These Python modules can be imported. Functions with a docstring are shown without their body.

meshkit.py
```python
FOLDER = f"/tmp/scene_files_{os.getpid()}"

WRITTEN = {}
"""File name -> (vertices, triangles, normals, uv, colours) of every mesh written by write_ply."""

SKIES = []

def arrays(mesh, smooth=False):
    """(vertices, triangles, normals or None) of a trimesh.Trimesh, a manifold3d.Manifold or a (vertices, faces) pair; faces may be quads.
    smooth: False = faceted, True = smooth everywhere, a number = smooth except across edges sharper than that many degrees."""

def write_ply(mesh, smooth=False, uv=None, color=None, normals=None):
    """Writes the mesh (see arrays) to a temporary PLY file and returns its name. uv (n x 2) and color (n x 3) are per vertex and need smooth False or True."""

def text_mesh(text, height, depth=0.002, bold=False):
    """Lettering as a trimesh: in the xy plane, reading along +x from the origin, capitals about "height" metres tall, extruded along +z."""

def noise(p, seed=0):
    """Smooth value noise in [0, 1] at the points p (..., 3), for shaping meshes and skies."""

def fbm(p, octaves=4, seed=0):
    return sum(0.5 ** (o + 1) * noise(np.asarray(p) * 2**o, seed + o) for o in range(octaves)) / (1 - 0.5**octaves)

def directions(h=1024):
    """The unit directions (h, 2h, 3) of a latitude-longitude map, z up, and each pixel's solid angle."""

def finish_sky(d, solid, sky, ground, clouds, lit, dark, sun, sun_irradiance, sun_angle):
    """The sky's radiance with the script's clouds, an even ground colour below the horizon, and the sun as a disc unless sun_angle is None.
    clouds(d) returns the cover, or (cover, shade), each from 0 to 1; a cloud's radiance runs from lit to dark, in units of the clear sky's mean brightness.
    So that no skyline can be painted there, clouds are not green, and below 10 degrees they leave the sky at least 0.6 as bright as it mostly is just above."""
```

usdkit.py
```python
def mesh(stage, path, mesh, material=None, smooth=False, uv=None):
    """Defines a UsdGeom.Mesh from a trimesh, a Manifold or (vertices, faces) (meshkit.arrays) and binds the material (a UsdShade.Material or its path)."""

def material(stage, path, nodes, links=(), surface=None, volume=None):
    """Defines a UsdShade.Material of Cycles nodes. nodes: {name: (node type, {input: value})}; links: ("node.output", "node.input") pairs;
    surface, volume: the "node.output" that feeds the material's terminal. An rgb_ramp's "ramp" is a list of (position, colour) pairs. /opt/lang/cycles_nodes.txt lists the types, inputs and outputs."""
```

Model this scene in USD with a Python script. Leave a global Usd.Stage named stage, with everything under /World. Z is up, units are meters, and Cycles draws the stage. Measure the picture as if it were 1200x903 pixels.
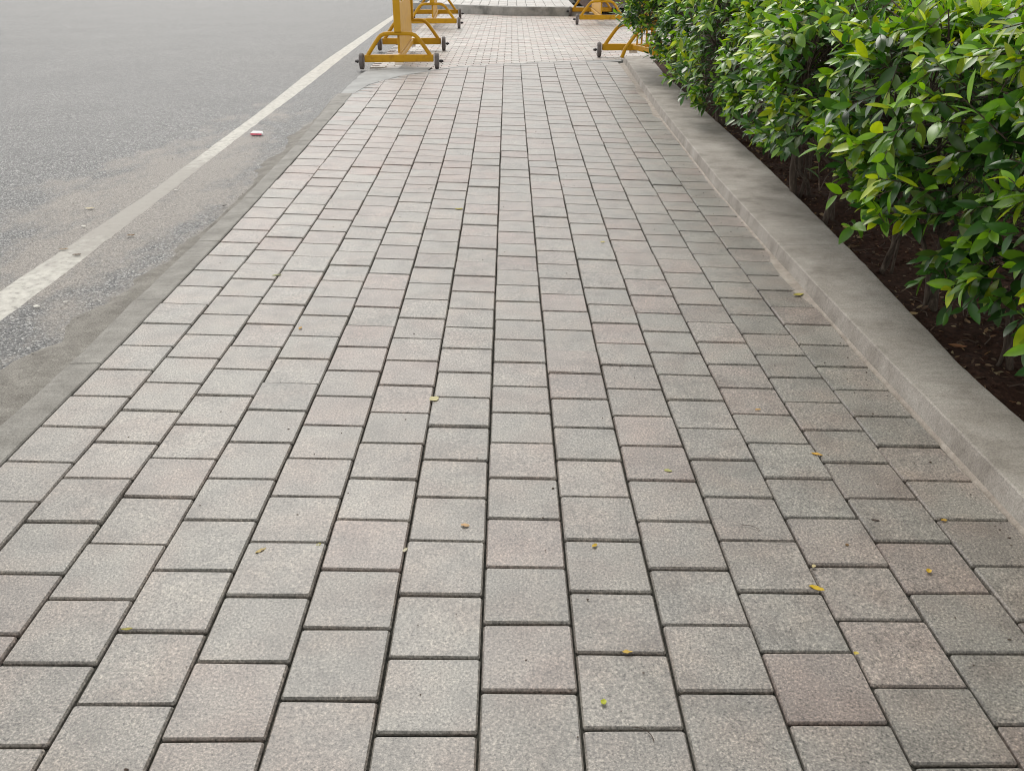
import math
import numpy as np
import trimesh
import usdkit
import meshkit
from pxr import Usd, UsdGeom, UsdLux, UsdShade, Gf, Sdf, Vt

stage = Usd.Stage.CreateInMemory()
UsdGeom.SetStageUpAxis(stage, UsdGeom.Tokens.z)
UsdGeom.SetStageMetersPerUnit(stage, 1.0)
UsdGeom.Xform.Define(stage, '/World')
UsdGeom.Scope.Define(stage, '/World/Looks')
PI = math.pi

# ------------------------------------------------------------------ camera, sky, sun, exposure
CAM_H, PITCH, EXPOSURE = 1.3559, 26.676, 0.55
cam = UsdGeom.Camera.Define(stage, '/World/camera')
cam.CreateHorizontalApertureAttr(36.0)
cam.CreateVerticalApertureAttr(36.0 * 770 / 1024)
cam.CreateFocalLengthAttr(30.9)
cam.CreateClippingRangeAttr(Gf.Vec2f(0.05, 1000))
cam.CreateExposureAttr(EXPOSURE)
cam.AddTranslateOp().Set(Gf.Vec3d(0, 0, CAM_H))
cam.AddRotateXOp().Set(90 - PITCH)

SUN_EL, SUN_AZ = math.radians(50), math.radians(-15)      # azimuth from +y towards +x
sd = np.array([math.sin(SUN_AZ) * math.cos(SUN_EL), math.cos(SUN_AZ) * math.cos(SUN_EL), math.sin(SUN_EL)])
sun = UsdLux.DistantLight.Define(stage, '/World/sun')
sun.CreateIntensityAttr(0.32)
sun.CreateNormalizeAttr(True)
sun.CreateAngleAttr(24.0)
sun.CreateColorAttr(Gf.Vec3f(1.0, 0.96, 0.90))
sun.AddRotateZOp().Set(-math.degrees(SUN_AZ))
sun.AddRotateXOp().Set(-(90 - math.degrees(SUN_EL)))

dome = UsdLux.DomeLight.Define(stage, '/World/sky')
skym = usdkit.material(stage, '/World/Looks/sky_look', {
    'sky': ('sky_texture', {'sky_type': 'single_scattering', 'sun_disc': False, 'sun_elevation': SUN_EL, 'sun_rotation': SUN_AZ}),
    'pale': ('hsv', {'saturation': 0.03, 'value': 1.0}),
    'tc': ('texture_coordinate', {}),
    'n': ('noise_texture', {'scale': 2.2, 'detail': 5.0, 'roughness': 0.55}),
    'cl': ('rgb_ramp', {'ramp': [(0.30, (0.80, 0.80, 0.80)), (0.70, (1.30, 1.28, 1.24))]}),
    'm': ('mix', {'mix_type': 'multiply', 'fac': 1.0}),
    'bg': ('background_shader', {'strength': 0.15}),
}, [('sky.color', 'pale.color'), ('tc.generated', 'n.vector'), ('n.fac', 'cl.fac'), ('pale.color', 'm.color1'), ('cl.color', 'm.color2'), ('m.color', 'bg.color')],
    surface='bg.background')
UsdShade.MaterialBindingAPI.Apply(dome.GetPrim()).Bind(skym)
dome.GetPrim().SetCustomDataByKey('label', 'pale overcast sky')
dome.GetPrim().SetCustomDataByKey('category', 'sky')
dome.GetPrim().SetCustomDataByKey('kind', 'structure')

# ------------------------------------------------------------------ helpers
used = {}


def numbered(path):
    n = used.get(path, -1) + 1
    used[path] = n
    return path if n == 0 else f'{path}_{n:03d}'


def tag(p, label=None, cat=None, group=None, kind=None):
    p = p.GetPrim() if hasattr(p, 'GetPrim') else p
    for k, v in (('label', label), ('category', cat), ('group', group), ('kind', kind)):
        if v:
            p.SetCustomDataByKey(k, v)
    return p


def thing(name, label=None, cat=None, loc=(0, 0, 0), rz=0, group=None, kind=None, parent='/World'):
    x = UsdGeom.Xform.Define(stage, numbered(f'{parent}/{name}'))
    if any(loc):
        x.AddTranslateOp().Set(Gf.Vec3d(*map(float, loc)))
    if rz:
        x.AddRotateZOp().Set(float(rz))
    return tag(x, label, cat, group, kind)


def obj(name, mesh, mat, parent=None, smooth=False, tint=None, label=None, cat=None, group=None, kind=None):
    base = str(parent.GetPath()) if parent is not None else '/World'
    m = usdkit.mesh(stage, numbered(f'{base}/{name}'), mesh, M[mat], smooth=smooth)
    if tint is not None:
        t = np.asarray(tint, np.float32)
        pv = UsdGeom.PrimvarsAPI(m)
        n = len(m.GetPointsAttr().Get())
        if t.ndim == 1:
            t = np.tile(t, (n, 1))
        pv.CreatePrimvar('tint', Sdf.ValueTypeNames.Color3fArray, 'vertex').Set(Vt.Vec3fArray.FromNumpy(t.astype(np.float32)))
    tag(m, label, cat, group, kind)
    return m.GetPrim()


def join(parts):
    V, F, o = [], [], 0
    for v, f in parts:
        v, f = np.asarray(v, float), np.asarray(f, int)
        if f.shape[1] == 4:
            f = np.vstack([f[:, [0, 1, 2]], f[:, [0, 2, 3]]])
        V.append(v); F.append(f + o); o += len(v)
    return np.vstack(V), np.vstack(F)


def box(x0, x1, y0, y1, z0, z1, ch=0.004):
    """A chamfered box."""
    ch = min(ch, (x1 - x0) / 2.5, (y1 - y0) / 2.5, (z1 - z0) / 2.5)
    pts = []
    for sx in (0, 1):
        for sy in (0, 1):
            for sz in (0, 1):
                c = np.array([(x0, x1)[sx], (y0, y1)[sy], (z0, z1)[sz]])
                d = np.array([(1, -1)[sx], (1, -1)[sy], (1, -1)[sz]]) * ch
                for k in range(3):
                    p = c.copy()
                    for j in range(3):
                        if j != k:
                            p[j] += d[j]
                    pts.append(p)
    h = trimesh.convex.convex_hull(np.array(pts))
    return np.array(h.vertices), np.array(h.faces)


def tube(points, radii, sides=8, cap=True):
    p = np.asarray(points, float)
    r = np.broadcast_to(np.asarray(radii, float), (len(p),))
    t = np.gradient(p, axis=0)
    t /= np.linalg.norm(t, axis=1, keepdims=True) + 1e-12
    up = np.array([0, 0, 1.0]) if abs(t[:, 2]).mean() < 0.85 else np.array([1.0, 0, 0])
    a = np.cross(t, up); a /= np.linalg.norm(a, axis=1, keepdims=True) + 1e-12
    b = np.cross(t, a)
    ang = np.arange(sides) * 2 * PI / sides
    v = (p[:, None] + r[:, None, None] * (np.cos(ang)[None, :, None] * a[:, None] + np.sin(ang)[None, :, None] * b[:, None])).reshape(-1, 3)
    i, j = np.meshgrid(np.arange(len(p) - 1), np.arange(sides), indexing='ij')
    q = np.stack([i * sides + j, (i + 1) * sides + j, (i + 1) * sides + (j + 1) % sides, i * sides + (j + 1) % sides], -1).reshape(-1, 4)
    f = np.vstack([q[:, [0, 1, 2]], q[:, [0, 2, 3]]])
    if cap:
        n = len(v)
        v = np.vstack([v, p[0], p[-1]])
        e = (len(p) - 1) * sides
        f = np.vstack([f, [[n, k, (k + 1) % sides] for k in range(sides)], [[n + 1, e + (k + 1) % sides, e + k] for k in range(sides)]])
    return v, f


def sweep(profile, path_fn, ys):
    """A strip: profile points (u, z) given by path_fn(y) -> list of (x, z) at each y; open section, closed at both ends."""
    rows = [np.array([(x, y, z) for x, z in path_fn(y)]) for y in ys]
    n = len(rows[0])
    v = np.vstack(rows)
    q = []
    for i in range(len(ys) - 1):
        for j in range(n - 1):
            a = i * n + j
            q.append((a, a + 1, a + n + 1, a + n))
    f = np.array(q)
    f = np.vstack([f[:, [0, 1, 2]], f[:, [0, 2, 3]]])
    caps = []
    for s, flip in ((0, False), ((len(ys) - 1) * n, True)):
        for k in range(1, n - 1):
            caps.append((s, s + k + 1, s + k) if not flip else (s, s + k, s + k + 1))
    return v, np.vstack([f, np.array(caps)])


def grid(xs, ys, zf):
    X, Y = np.meshgrid(xs, ys, indexing='xy')
    v = np.stack([X, Y, zf(X, Y)], -1).reshape(-1, 3)
    nx = len(xs)
    i, j = np.meshgrid(np.arange(len(ys) - 1), np.arange(nx - 1), indexing='ij')
    a = i * nx + j
    q = np.stack([a, a + 1, a + nx + 1, a + nx], -1).reshape(-1, 4)
    return v, np.vstack([q[:, [0, 1, 2]], q[:, [0, 2, 3]]])


def smoothstep(a, b, x):
    t = np.clip((np.asarray(x, float) - a) / (b - a), 0, 1)
    return t * t * (3 - 2 * t)


# ------------------------------------------------------------------ materials
M = {}


def mat(name, nodes, links, surface='p.BSDF'):
    M[name] = usdkit.material(stage, f'/World/Looks/{name}', nodes, links, surface=surface)


POS = {'g': ('geometry', {})}
# concrete pavers: tint primvar = the stone's own colour, speckled with aggregate
mat('paver_stone', {**POS,
    'a': ('attribute', {'attribute': 'tint'}),
    'n1': ('noise_texture', {'scale': 165.0, 'detail': 3.0, 'roughness': 0.85}),
    'r1': ('rgb_ramp', {'ramp': [(0.32, (0.12, 0.115, 0.11)), (0.43, (0.68, 0.68, 0.67)), (0.56, (1.10, 1.10, 1.09)), (0.67, (2.1, 2.05, 1.96))]}),
    'n2': ('noise_texture', {'scale': 9.0, 'detail': 4.0, 'roughness': 0.6}),
    'r2': ('rgb_ramp', {'ramp': [(0.30, (0.74, 0.74, 0.74)), (0.52, (1.0, 1.0, 1.0)), (0.75, (1.14, 1.13, 1.10))]}),
    'n3': ('noise_texture', {'scale': 6.0, 'detail': 2.0}),
    'r3': ('rgb_ramp', {'ramp': [(0.42, (1.0, 1.0, 1.0)), (0.68, (1.05, 0.972, 0.95))]}),
    'n4': ('noise_texture', {'scale': 95.0, 'detail': 2.0}),
    'r4': ('rgb_ramp', {'ramp': [(0.22, (0.35, 0.34, 0.33)), (0.29, (1.0, 1.0, 1.0))]}),
    'n5': ('noise_texture', {'scale': 1.4, 'detail': 5.0, 'roughness': 0.65}),
    'r5': ('rgb_ramp', {'ramp': [(0.32, (0.82, 0.81, 0.79)), (0.50, (1.0, 1.0, 1.0)), (0.7, (1.08, 1.08, 1.07))]}),
    'm5': ('mix', {'mix_type': 'multiply', 'fac': 1.0}),
    'm1': ('mix', {'mix_type': 'multiply', 'fac': 1.0}), 'm2': ('mix', {'mix_type': 'multiply', 'fac': 1.0}),
    'm3': ('mix', {'mix_type': 'multiply', 'fac': 1.0}), 'm4': ('mix', {'mix_type': 'multiply', 'fac': 0.8}),
    'b': ('bump', {'strength': 0.35, 'distance': 0.0022}),
    'p': ('principled_bsdf', {'roughness': 0.46, 'specular_ior_level': 0.62})},
    [('g.position', 'n1.vector'), ('g.position', 'n2.vector'), ('g.position', 'n3.vector'), ('g.position', 'n4.vector'),
     ('n1.fac', 'r1.fac'), ('n2.fac', 'r2.fac'), ('n3.fac', 'r3.fac'), ('n4.fac', 'r4.fac'),
     ('a.color', 'm1.color1'), ('r1.color', 'm1.color2'), ('m1.color', 'm2.color1'), ('r2.color', 'm2.color2'),
     ('m2.color', 'm3.color1'), ('r3.color', 'm3.color2'), ('m3.color', 'm4.color1'), ('r4.color', 'm4.color2'),
     ('g.position', 'n5.vector'), ('n5.fac', 'r5.fac'), ('m4.color', 'm5.color1'), ('r5.color', 'm5.color2'), ('m5.color', 'p.base_color'), ('n1.fac', 'b.height'), ('b.normal', 'p.normal')])

mat('joint_sand', {**POS,
    'n': ('noise_texture', {'scale': 160.0, 'detail': 3.0}),
    'r': ('rgb_ramp', {'ramp': [(0.35, (0.012, 0.012, 0.010)), (0.65, (0.050, 0.048, 0.040))]}),
    'p': ('principled_bsdf', {'roughness': 0.95, 'specular_ior_level': 0.2})},
    [('g.position', 'n.vector'), ('n.fac', 'r.fac'), ('r.color', 'p.base_color')])


def concrete(name, dark, mid, light, scale=5.0, rough=0.8, grit=(0.80, 1.15)):
    mat(name, {**POS,
        'n': ('noise_texture', {'scale': scale, 'detail': 7.0, 'roughness': 0.62}),
        'mp': ('mapping', {'scale': (9.0, 48.0, 12.0)}),
        'n2': ('noise_texture', {'scale': 1.0, 'detail': 6.0, 'roughness': 0.65}),
        'n3': ('noise_texture', {'scale': 190.0, 'detail': 3.0, 'roughness': 0.75}),
        'r': ('rgb_ramp', {'ramp': [(0.28, dark), (0.5, mid), (0.74, light)]}),
        'r2': ('rgb_ramp', {'ramp': [(0.30, (0.88, 0.87, 0.86)), (0.5, (1.0, 1.0, 1.0)), (0.72, (1.09, 1.09, 1.08))]}),
        'r3': ('rgb_ramp', {'ramp': [(0.35, (grit[0],) * 3), (0.5, (1.0, 1.0, 1.0)), (0.65, (grit[1],) * 3)]}),
        'm': ('mix', {'mix_type': 'multiply', 'fac': 1.0}), 'm2': ('mix', {'mix_type': 'multiply', 'fac': 1.0}),
        'b': ('bump', {'strength': 0.3, 'distance': 0.003}),
        'p': ('principled_bsdf', {'roughness': rough, 'specular_ior_level': 0.4})},
        [('g.position', 'n.vector'), ('g.position', 'mp.vector'), ('mp.vector', 'n2.vector'), ('g.position', 'n3.vector'),
         ('n.fac', 'r.fac'), ('n2.fac', 'r2.fac'), ('n3.fac', 'r3.fac'), ('r.color', 'm.color1'), ('r2.color', 'm.color2'),
         ('m.color', 'm2.color1'), ('r3.color', 'm2.color2'), ('m2.color', 'p.base_color'), ('n3.fac', 'b.height'), ('b.normal', 'p.normal')])


concrete('kerb_concrete', (0.17, 0.150, 0.128), (0.275, 0.250, 0.222), (0.36, 0.335, 0.303), scale=5.0, grit=(0.72, 1.22))
concrete('mortar', (0.19, 0.16, 0.13), (0.27, 0.235, 0.20), (0.34, 0.31, 0.27), scale=14.0)
concrete('edge_concrete', (0.15, 0.142, 0.125), (0.215, 0.205, 0.185), (0.285, 0.275, 0.25), scale=7.0, grit=(0.7, 1.25))
concrete('road_dust', (0.125, 0.115, 0.10), (0.19, 0.178, 0.158), (0.26, 0.247, 0.222), scale=9.0, rough=0.95, grit=(0.55, 1.4))
concrete('cement', (0.23, 0.232, 0.225), (0.30, 0.302, 0.295), (0.37, 0.372, 0.365), scale=3.0)
concrete('far_kerb_concrete', (0.12, 0.12, 0.11), (0.26, 0.255, 0.24), (0.34, 0.33, 0.31), scale=4.0)
concrete('pink_plaster', (0.42, 0.24, 0.20), (0.50, 0.30, 0.25), (0.56, 0.36, 0.31), scale=3.0)

# asphalt with exposed aggregate; sand blown along the edge line (its own ragged shape)
mat('asphalt', {**POS,
    'v': ('voronoi_texture', {'scale': 150.0, 'randomness': 1.0}),
    'sv': ('separate_color', {}),
    'r1': ('rgb_ramp', {'ramp': [(0.0, (0.022, 0.022, 0.022)), (0.45, (0.070, 0.070, 0.070)), (0.8, (0.160, 0.159, 0.157)), (1.0, (0.40, 0.395, 0.385))]}),
    'n0': ('noise_texture', {'scale': 70.0, 'detail': 4.0, 'roughness': 0.8}),
    'r0': ('rgb_ramp', {'ramp': [(0.3, (0.55, 0.55, 0.55)), (0.5, (1.0, 1.0, 1.0)), (0.7, (1.5, 1.5, 1.48))]}),
    'n2': ('noise_texture', {'scale': 0.9, 'detail': 6.0, 'roughness': 0.6}),
    'r2': ('rgb_ramp', {'ramp': [(0.3, (0.90, 0.90, 0.90)), (0.7, (1.09, 1.09, 1.08))]}),
    'ml': ('mix', {'mix_type': 'multiply', 'fac': 1.0}), 'm0': ('mix', {'mix_type': 'multiply', 'fac': 1.0}),
    'sx': ('separate_xyz', {}),
    'dx': ('math', {'math_type': 'add', 'value2': 2.20}), 'ab': ('math', {'math_type': 'absolute'}),
    'dxs': ('math', {'math_type': 'multiply', 'value2': -0.85}),
    'dy': ('math', {'math_type': 'add', 'value2': -5.3}), 'aby': ('math', {'math_type': 'absolute'}),
    'dys': ('math', {'math_type': 'multiply', 'value2': -0.17}),
    'kx': ('math', {'math_type': 'add', 'value2': 1.58}), 'ka': ('math', {'math_type': 'absolute'}),
    'km': ('math', {'math_type': 'multiply_add', 'value2': -2.4, 'value3': -0.22}), 'ks': ('math', {'math_type': 'add'}), 'mxm': ('math', {'math_type': 'maximum'}),
    'mps': ('mapping', {'scale': (1.5, 0.8, 1.0), 'location': (3.1, 0.7, 0.0)}),
    'n3': ('noise_texture', {'scale': 1.7, 'detail': 8.0, 'roughness': 0.72}),
    'n3s': ('math', {'math_type': 'multiply', 'value2': 2.4}),
    'ad': ('math', {'math_type': 'add'}), 'ad2': ('math', {'math_type': 'add'}),
    'rs': ('rgb_ramp', {'ramp': [(0.50, (0, 0, 0)), (0.92, (1, 1, 1))]}),
    'n4': ('noise_texture', {'scale': 120.0, 'detail': 3.0, 'roughness': 0.7}),
    'rsc': ('rgb_ramp', {'ramp': [(0.32, (0.055, 0.048, 0.041)), (0.48, (0.19, 0.168, 0.144)), (0.66, (0.36, 0.328, 0.29))]}),
    'mx': ('mix', {'mix_type': 'mix'}),
    'fs': ('math', {'math_type': 'multiply', 'value2': 0.9}),
    'b': ('bump', {'strength': 0.7, 'distance': 0.006}),
    'p': ('principled_bsdf', {'roughness': 0.57, 'specular_ior_level': 0.42})},
    [('g.position', 'v.vector'), ('v.color', 'sv.color'), ('sv.r', 'r1.fac'), ('g.position', 'n0.vector'), ('n0.fac', 'r0.fac'),
     ('r1.color', 'm0.color1'), ('r0.color', 'm0.color2'), ('g.position', 'n2.vector'), ('n2.fac', 'r2.fac'), ('m0.color', 'ml.color1'), ('r2.color', 'ml.color2'),
     ('g.position', 'sx.vector'), ('sx.x', 'dx.value1'), ('dx.value', 'ab.value1'), ('ab.value', 'dxs.value1'),
     ('sx.y', 'dy.value1'), ('dy.value', 'aby.value1'), ('aby.value', 'dys.value1'),
     ('g.position', 'mps.vector'), ('mps.vector', 'n3.vector'), ('n3.fac', 'n3s.value1'), ('n3s.value', 'ad.value1'), ('dxs.value', 'ad.value2'),
     ('ad.value', 'ad2.value1'), ('dys.value', 'ad2.value2'), ('sx.x', 'kx.value1'), ('kx.value', 'ka.value1'), ('ka.value', 'km.value1'), ('km.value', 'ks.value1'), ('n3s.value', 'ks.value2'),
     ('ad2.value', 'mxm.value1'), ('ks.value', 'mxm.value2'), ('mxm.value', 'rs.fac'), ('rs.color', 'fs.value1'),
     ('g.position', 'n4.vector'), ('n4.fac', 'rsc.fac'), ('fs.value', 'mx.fac'), ('ml.color', 'mx.color1'), ('rsc.color', 'mx.color2'),
     ('mx.color', 'p.base_color'), ('v.distance', 'b.height'), ('b.normal', 'p.normal')])

# worn road paint: dirty patches of their own shape, thin where the traffic and sand took it
mat('line_paint', {**POS,
    'n': ('noise_texture', {'scale': 26.0, 'detail': 6.0, 'roughness': 0.7}),
    'r': ('rgb_ramp', {'ramp': [(0.32, (0.20, 0.19, 0.17)), (0.45, (0.39, 0.375, 0.335)), (0.68, (0.52, 0.505, 0.455))]}),
    'sy': ('separate_xyz', {}), 'dy': ('math', {'math_type': 'add', 'value2': -5.2}), 'ab': ('math', {'math_type': 'absolute'}),
    'mr': ('map_range', {'from_min': 0.3, 'from_max': 1.6, 'to_min': 0.66, 'to_max': 0.0, 'clamp': True}),
    'n2': ('noise_texture', {'scale': 9.0, 'detail': 6.0, 'roughness': 0.7}),
    'ad': ('math', {'math_type': 'add'}), 'rs': ('rgb_ramp', {'ramp': [(0.56, (0, 0, 0)), (0.92, (0.85, 0.85, 0.85))]}),
    'mx': ('mix', {'mix_type': 'mix', 'color2': (0.25, 0.232, 0.205)}),
    'b': ('bump', {'strength': 0.5, 'distance': 0.003}),
    'p': ('principled_bsdf', {'roughness': 0.7})},
    [('g.position', 'n.vector'), ('n.fac', 'r.fac'), ('g.position', 'sy.vector'), ('sy.y', 'dy.value1'), ('dy.value', 'ab.value1'), ('ab.value', 'mr.value'),
     ('g.position', 'n2.vector'), ('n2.fac', 'ad.value1'), ('mr.result', 'ad.value2'), ('ad.value', 'rs.fac'), ('rs.color', 'mx.fac'), ('r.color', 'mx.color1'),
     ('mx.color', 'p.base_color'), ('n.fac', 'b.height'), ('b.normal', 'p.normal')])

mat('soil', {**POS,
    'n': ('noise_texture', {'scale': 45.0, 'detail': 5.0, 'roughness': 0.7}),
    'r': ('rgb_ramp', {'ramp': [(0.3, (0.014, 0.007, 0.005)), (0.55, (0.050, 0.024, 0.016)), (0.75, (0.11, 0.058, 0.040))]}),
    'b': ('bump', {'strength': 0.8, 'distance': 0.012}),
    'p': ('principled_bsdf', {'roughness': 0.95, 'specular_ior_level': 0.15})},
    [('g.position', 'n.vector'), ('n.fac', 'r.fac'), ('r.color', 'p.base_color'), ('n.fac', 'b.height'), ('b.normal', 'p.normal')])

mat('lawn_earth', {**POS,
    'n': ('noise_texture', {'scale': 12.0, 'detail': 5.0}),
    'r': ('rgb_ramp', {'ramp': [(0.3, (0.030, 0.045, 0.012)), (0.7, (0.075, 0.105, 0.025))]}),
    'p': ('principled_bsdf', {'roughness': 0.9})}, [('g.position', 'n.vector'), ('n.fac', 'r.fac'), ('r.color', 'p.base_color')])

mat('bark', {**POS,
    'mp': ('mapping', {'scale': (60.0, 60.0, 14.0)}), 'n': ('noise_texture', {'scale': 1.0, 'detail': 5.0, 'roughness': 0.65}),
    'r': ('rgb_ramp', {'ramp': [(0.3, (0.022, 0.016, 0.012)), (0.55, (0.056, 0.043, 0.033)), (0.75, (0.115, 0.094, 0.075))]}),
    'b': ('bump', {'strength': 0.5, 'distance': 0.004}), 'p': ('principled_bsdf', {'roughness': 0.9, 'specular_ior_level': 0.15})},
    [('g.position', 'mp.vector'), ('mp.vector', 'n.vector'), ('n.fac', 'r.fac'), ('r.color', 'p.base_color'), ('n.fac', 'b.height'), ('b.normal', 'p.normal')])


def leaf_material(name, rough, transl, spec=0.5):
    mat(name, {**POS,
        'a': ('attribute', {'attribute': 'tint'}),
        'n': ('noise_texture', {'scale': 30.0, 'detail': 3.0}),
        'r': ('rgb_ramp', {'ramp': [(0.3, (0.82, 0.86, 0.82)), (0.7, (1.16, 1.12, 1.12))]}),
        'm': ('mix', {'mix_type': 'multiply', 'fac': 1.0}),
        'lt': ('mix', {'mix_type': 'multiply', 'fac': 1.0, 'color2': (1.5, 1.45, 0.7)}),
        'p': ('principled_bsdf', {'roughness': rough, 'specular_ior_level': spec}),
        't': ('translucent_bsdf', {}), 'mx': ('mix_closure', {'fac': transl})},
        [('g.position', 'n.vector'), ('n.fac', 'r.fac'), ('a.color', 'm.color1'), ('r.color', 'm.color2'), ('m.color', 'p.base_color'),
         ('m.color', 'lt.color1'), ('lt.color', 't.color'), ('p.BSDF', 'mx.closure1'), ('t.BSDF', 'mx.closure2')], surface='mx.closure')


leaf_material('leaf', 0.30, 0.32, 0.55)
leaf_material('dry_leaf', 0.6, 0.15, 0.35)
leaf_material('grass_blade', 0.5, 0.3)

mat('yellow_paint', {**POS,
    'n': ('noise_texture', {'scale': 7.0, 'detail': 6.0, 'roughness': 0.7}),
    'r': ('rgb_ramp', {'ramp': [(0.25, (0.24, 0.115, 0.004)), (0.45, (0.43, 0.220, 0.003)), (0.75, (0.48, 0.262, 0.004))]}),
    'n2': ('noise_texture', {'scale': 38.0, 'detail': 5.0, 'roughness': 0.8}),
    'r2': ('rgb_ramp', {'ramp': [(0.66, (0, 0, 0)), (0.72, (1, 1, 1))]}),
    'mx': ('mix', {'mix_type': 'mix', 'color2': (0.10, 0.055, 0.03)}),
    'p': ('principled_bsdf', {'roughness': 0.5, 'specular_ior_level': 0.28})},
    [('g.position', 'n.vector'), ('n.fac', 'r.fac'), ('g.position', 'n2.vector'), ('n2.fac', 'r2.fac'), ('r2.color', 'mx.fac'), ('r.color', 'mx.color1'), ('mx.color', 'p.base_color')])


def plain(name, col, rough=0.6, metallic=0.0, var=0.25):
    mat(name, {**POS, 'n': ('noise_texture', {'scale': 25.0, 'detail': 4.0}),
        'r': ('rgb_ramp', {'ramp': [(0.3, tuple(c * (1 - var) for c in col)), (0.7, tuple(min(1, c * (1 + var)) for c in col))]}),
        'p': ('principled_bsdf', {'roughness': rough, 'metallic': metallic})}, [('g.position', 'n.vector'), ('n.fac', 'r.fac'), ('r.color', 'p.base_color')])


plain('tyre_rubber', (0.10, 0.085, 0.08), 0.75)
plain('dark_steel', (0.05, 0.045, 0.045), 0.5, 0.6)
plain('hub_steel', (0.26, 0.25, 0.25), 0.5, 0.5)
plain('cream_paint', (0.62, 0.54, 0.45), 0.6, 0, 0.12)
plain('packet_white', (0.78, 0.77, 0.76), 0.35, 0, 0.05)
plain('packet_pink', (0.62, 0.12, 0.17), 0.35, 0, 0.12)
plain('pebble', (0.34, 0.32, 0.29), 0.85, 0, 0.5)
plain('pale_scrap', (0.70, 0.68, 0.62), 0.8, 0, 0.1)
plain('twig', (0.06, 0.04, 0.028), 0.85, 0, 0.4)


# ------------------------------------------------------------------ where things lie on the ground
def joint_x(i, D):
    """The i-th long joint of the footpath: nearly straight, drifting a little as hand-laid rows do."""
    l = np.log(np.clip(D, 0.9, 12.0))
    c = (0.20173, -0.06447, 0.00022, -0.00436, -0.01188, 0.00326, -0.0002, -0.00043, 4e-05, -0.00339, 0.00574)
    b = (i, 1, i * l, l, i * l * l, l * l, i * i, i * i * l, i ** 3, l ** 3, i * l ** 3)
    return sum(x * y for x, y in zip(c, b))


SEAM_X = np.array([-1.80, -1.60, -1.555, -1.43, -1.25, -1.0, -0.63, 0.0, 0.55, 1.1, 1.45, 2.2])
SEAM_D = np.array([8.9, 9.35, 9.86, 10.25, 10.65, 11.05, 11.45, 11.72, 11.90, 12.07, 12.17, 12.3])


def seam(x):
    return np.interp(x, SEAM_X, SEAM_D)


def road_z(y):
    return -0.012 - 0.045 * smoothstep(5.0, 10.8, y)


DRIVE_Z = -0.04
rng = np.random.default_rng(11)

# ------------------------------------------------------------------ ground, road
obj('ground', grid(np.array([-160., -40, -14, 4, 40, 160]), np.array([-60., -6, 30, 80, 200]), lambda X, Y: -0.35 + 0 * X), 'lawn_earth',
    label='flat green ground far around the road', cat='ground', kind='structure')

road = thing('road', 'grey asphalt road with a worn white edge line', 'road', kind='structure')
xs = np.concatenate([np.linspace(-34, -4, 16), np.linspace(-3.5, -1.50, 12)])
ys = np.concatenate([np.linspace(-8, 0, 5), np.linspace(0.5, 14, 28), np.linspace(16, 90, 16)])


def road_surface(X, Y):
    z = road_z(Y)
    return np.where(X > -1.55, z - 0.02, z)


obj('asphalt_surface', grid(xs, ys, road_surface), 'asphalt', road, smooth=True)

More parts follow.
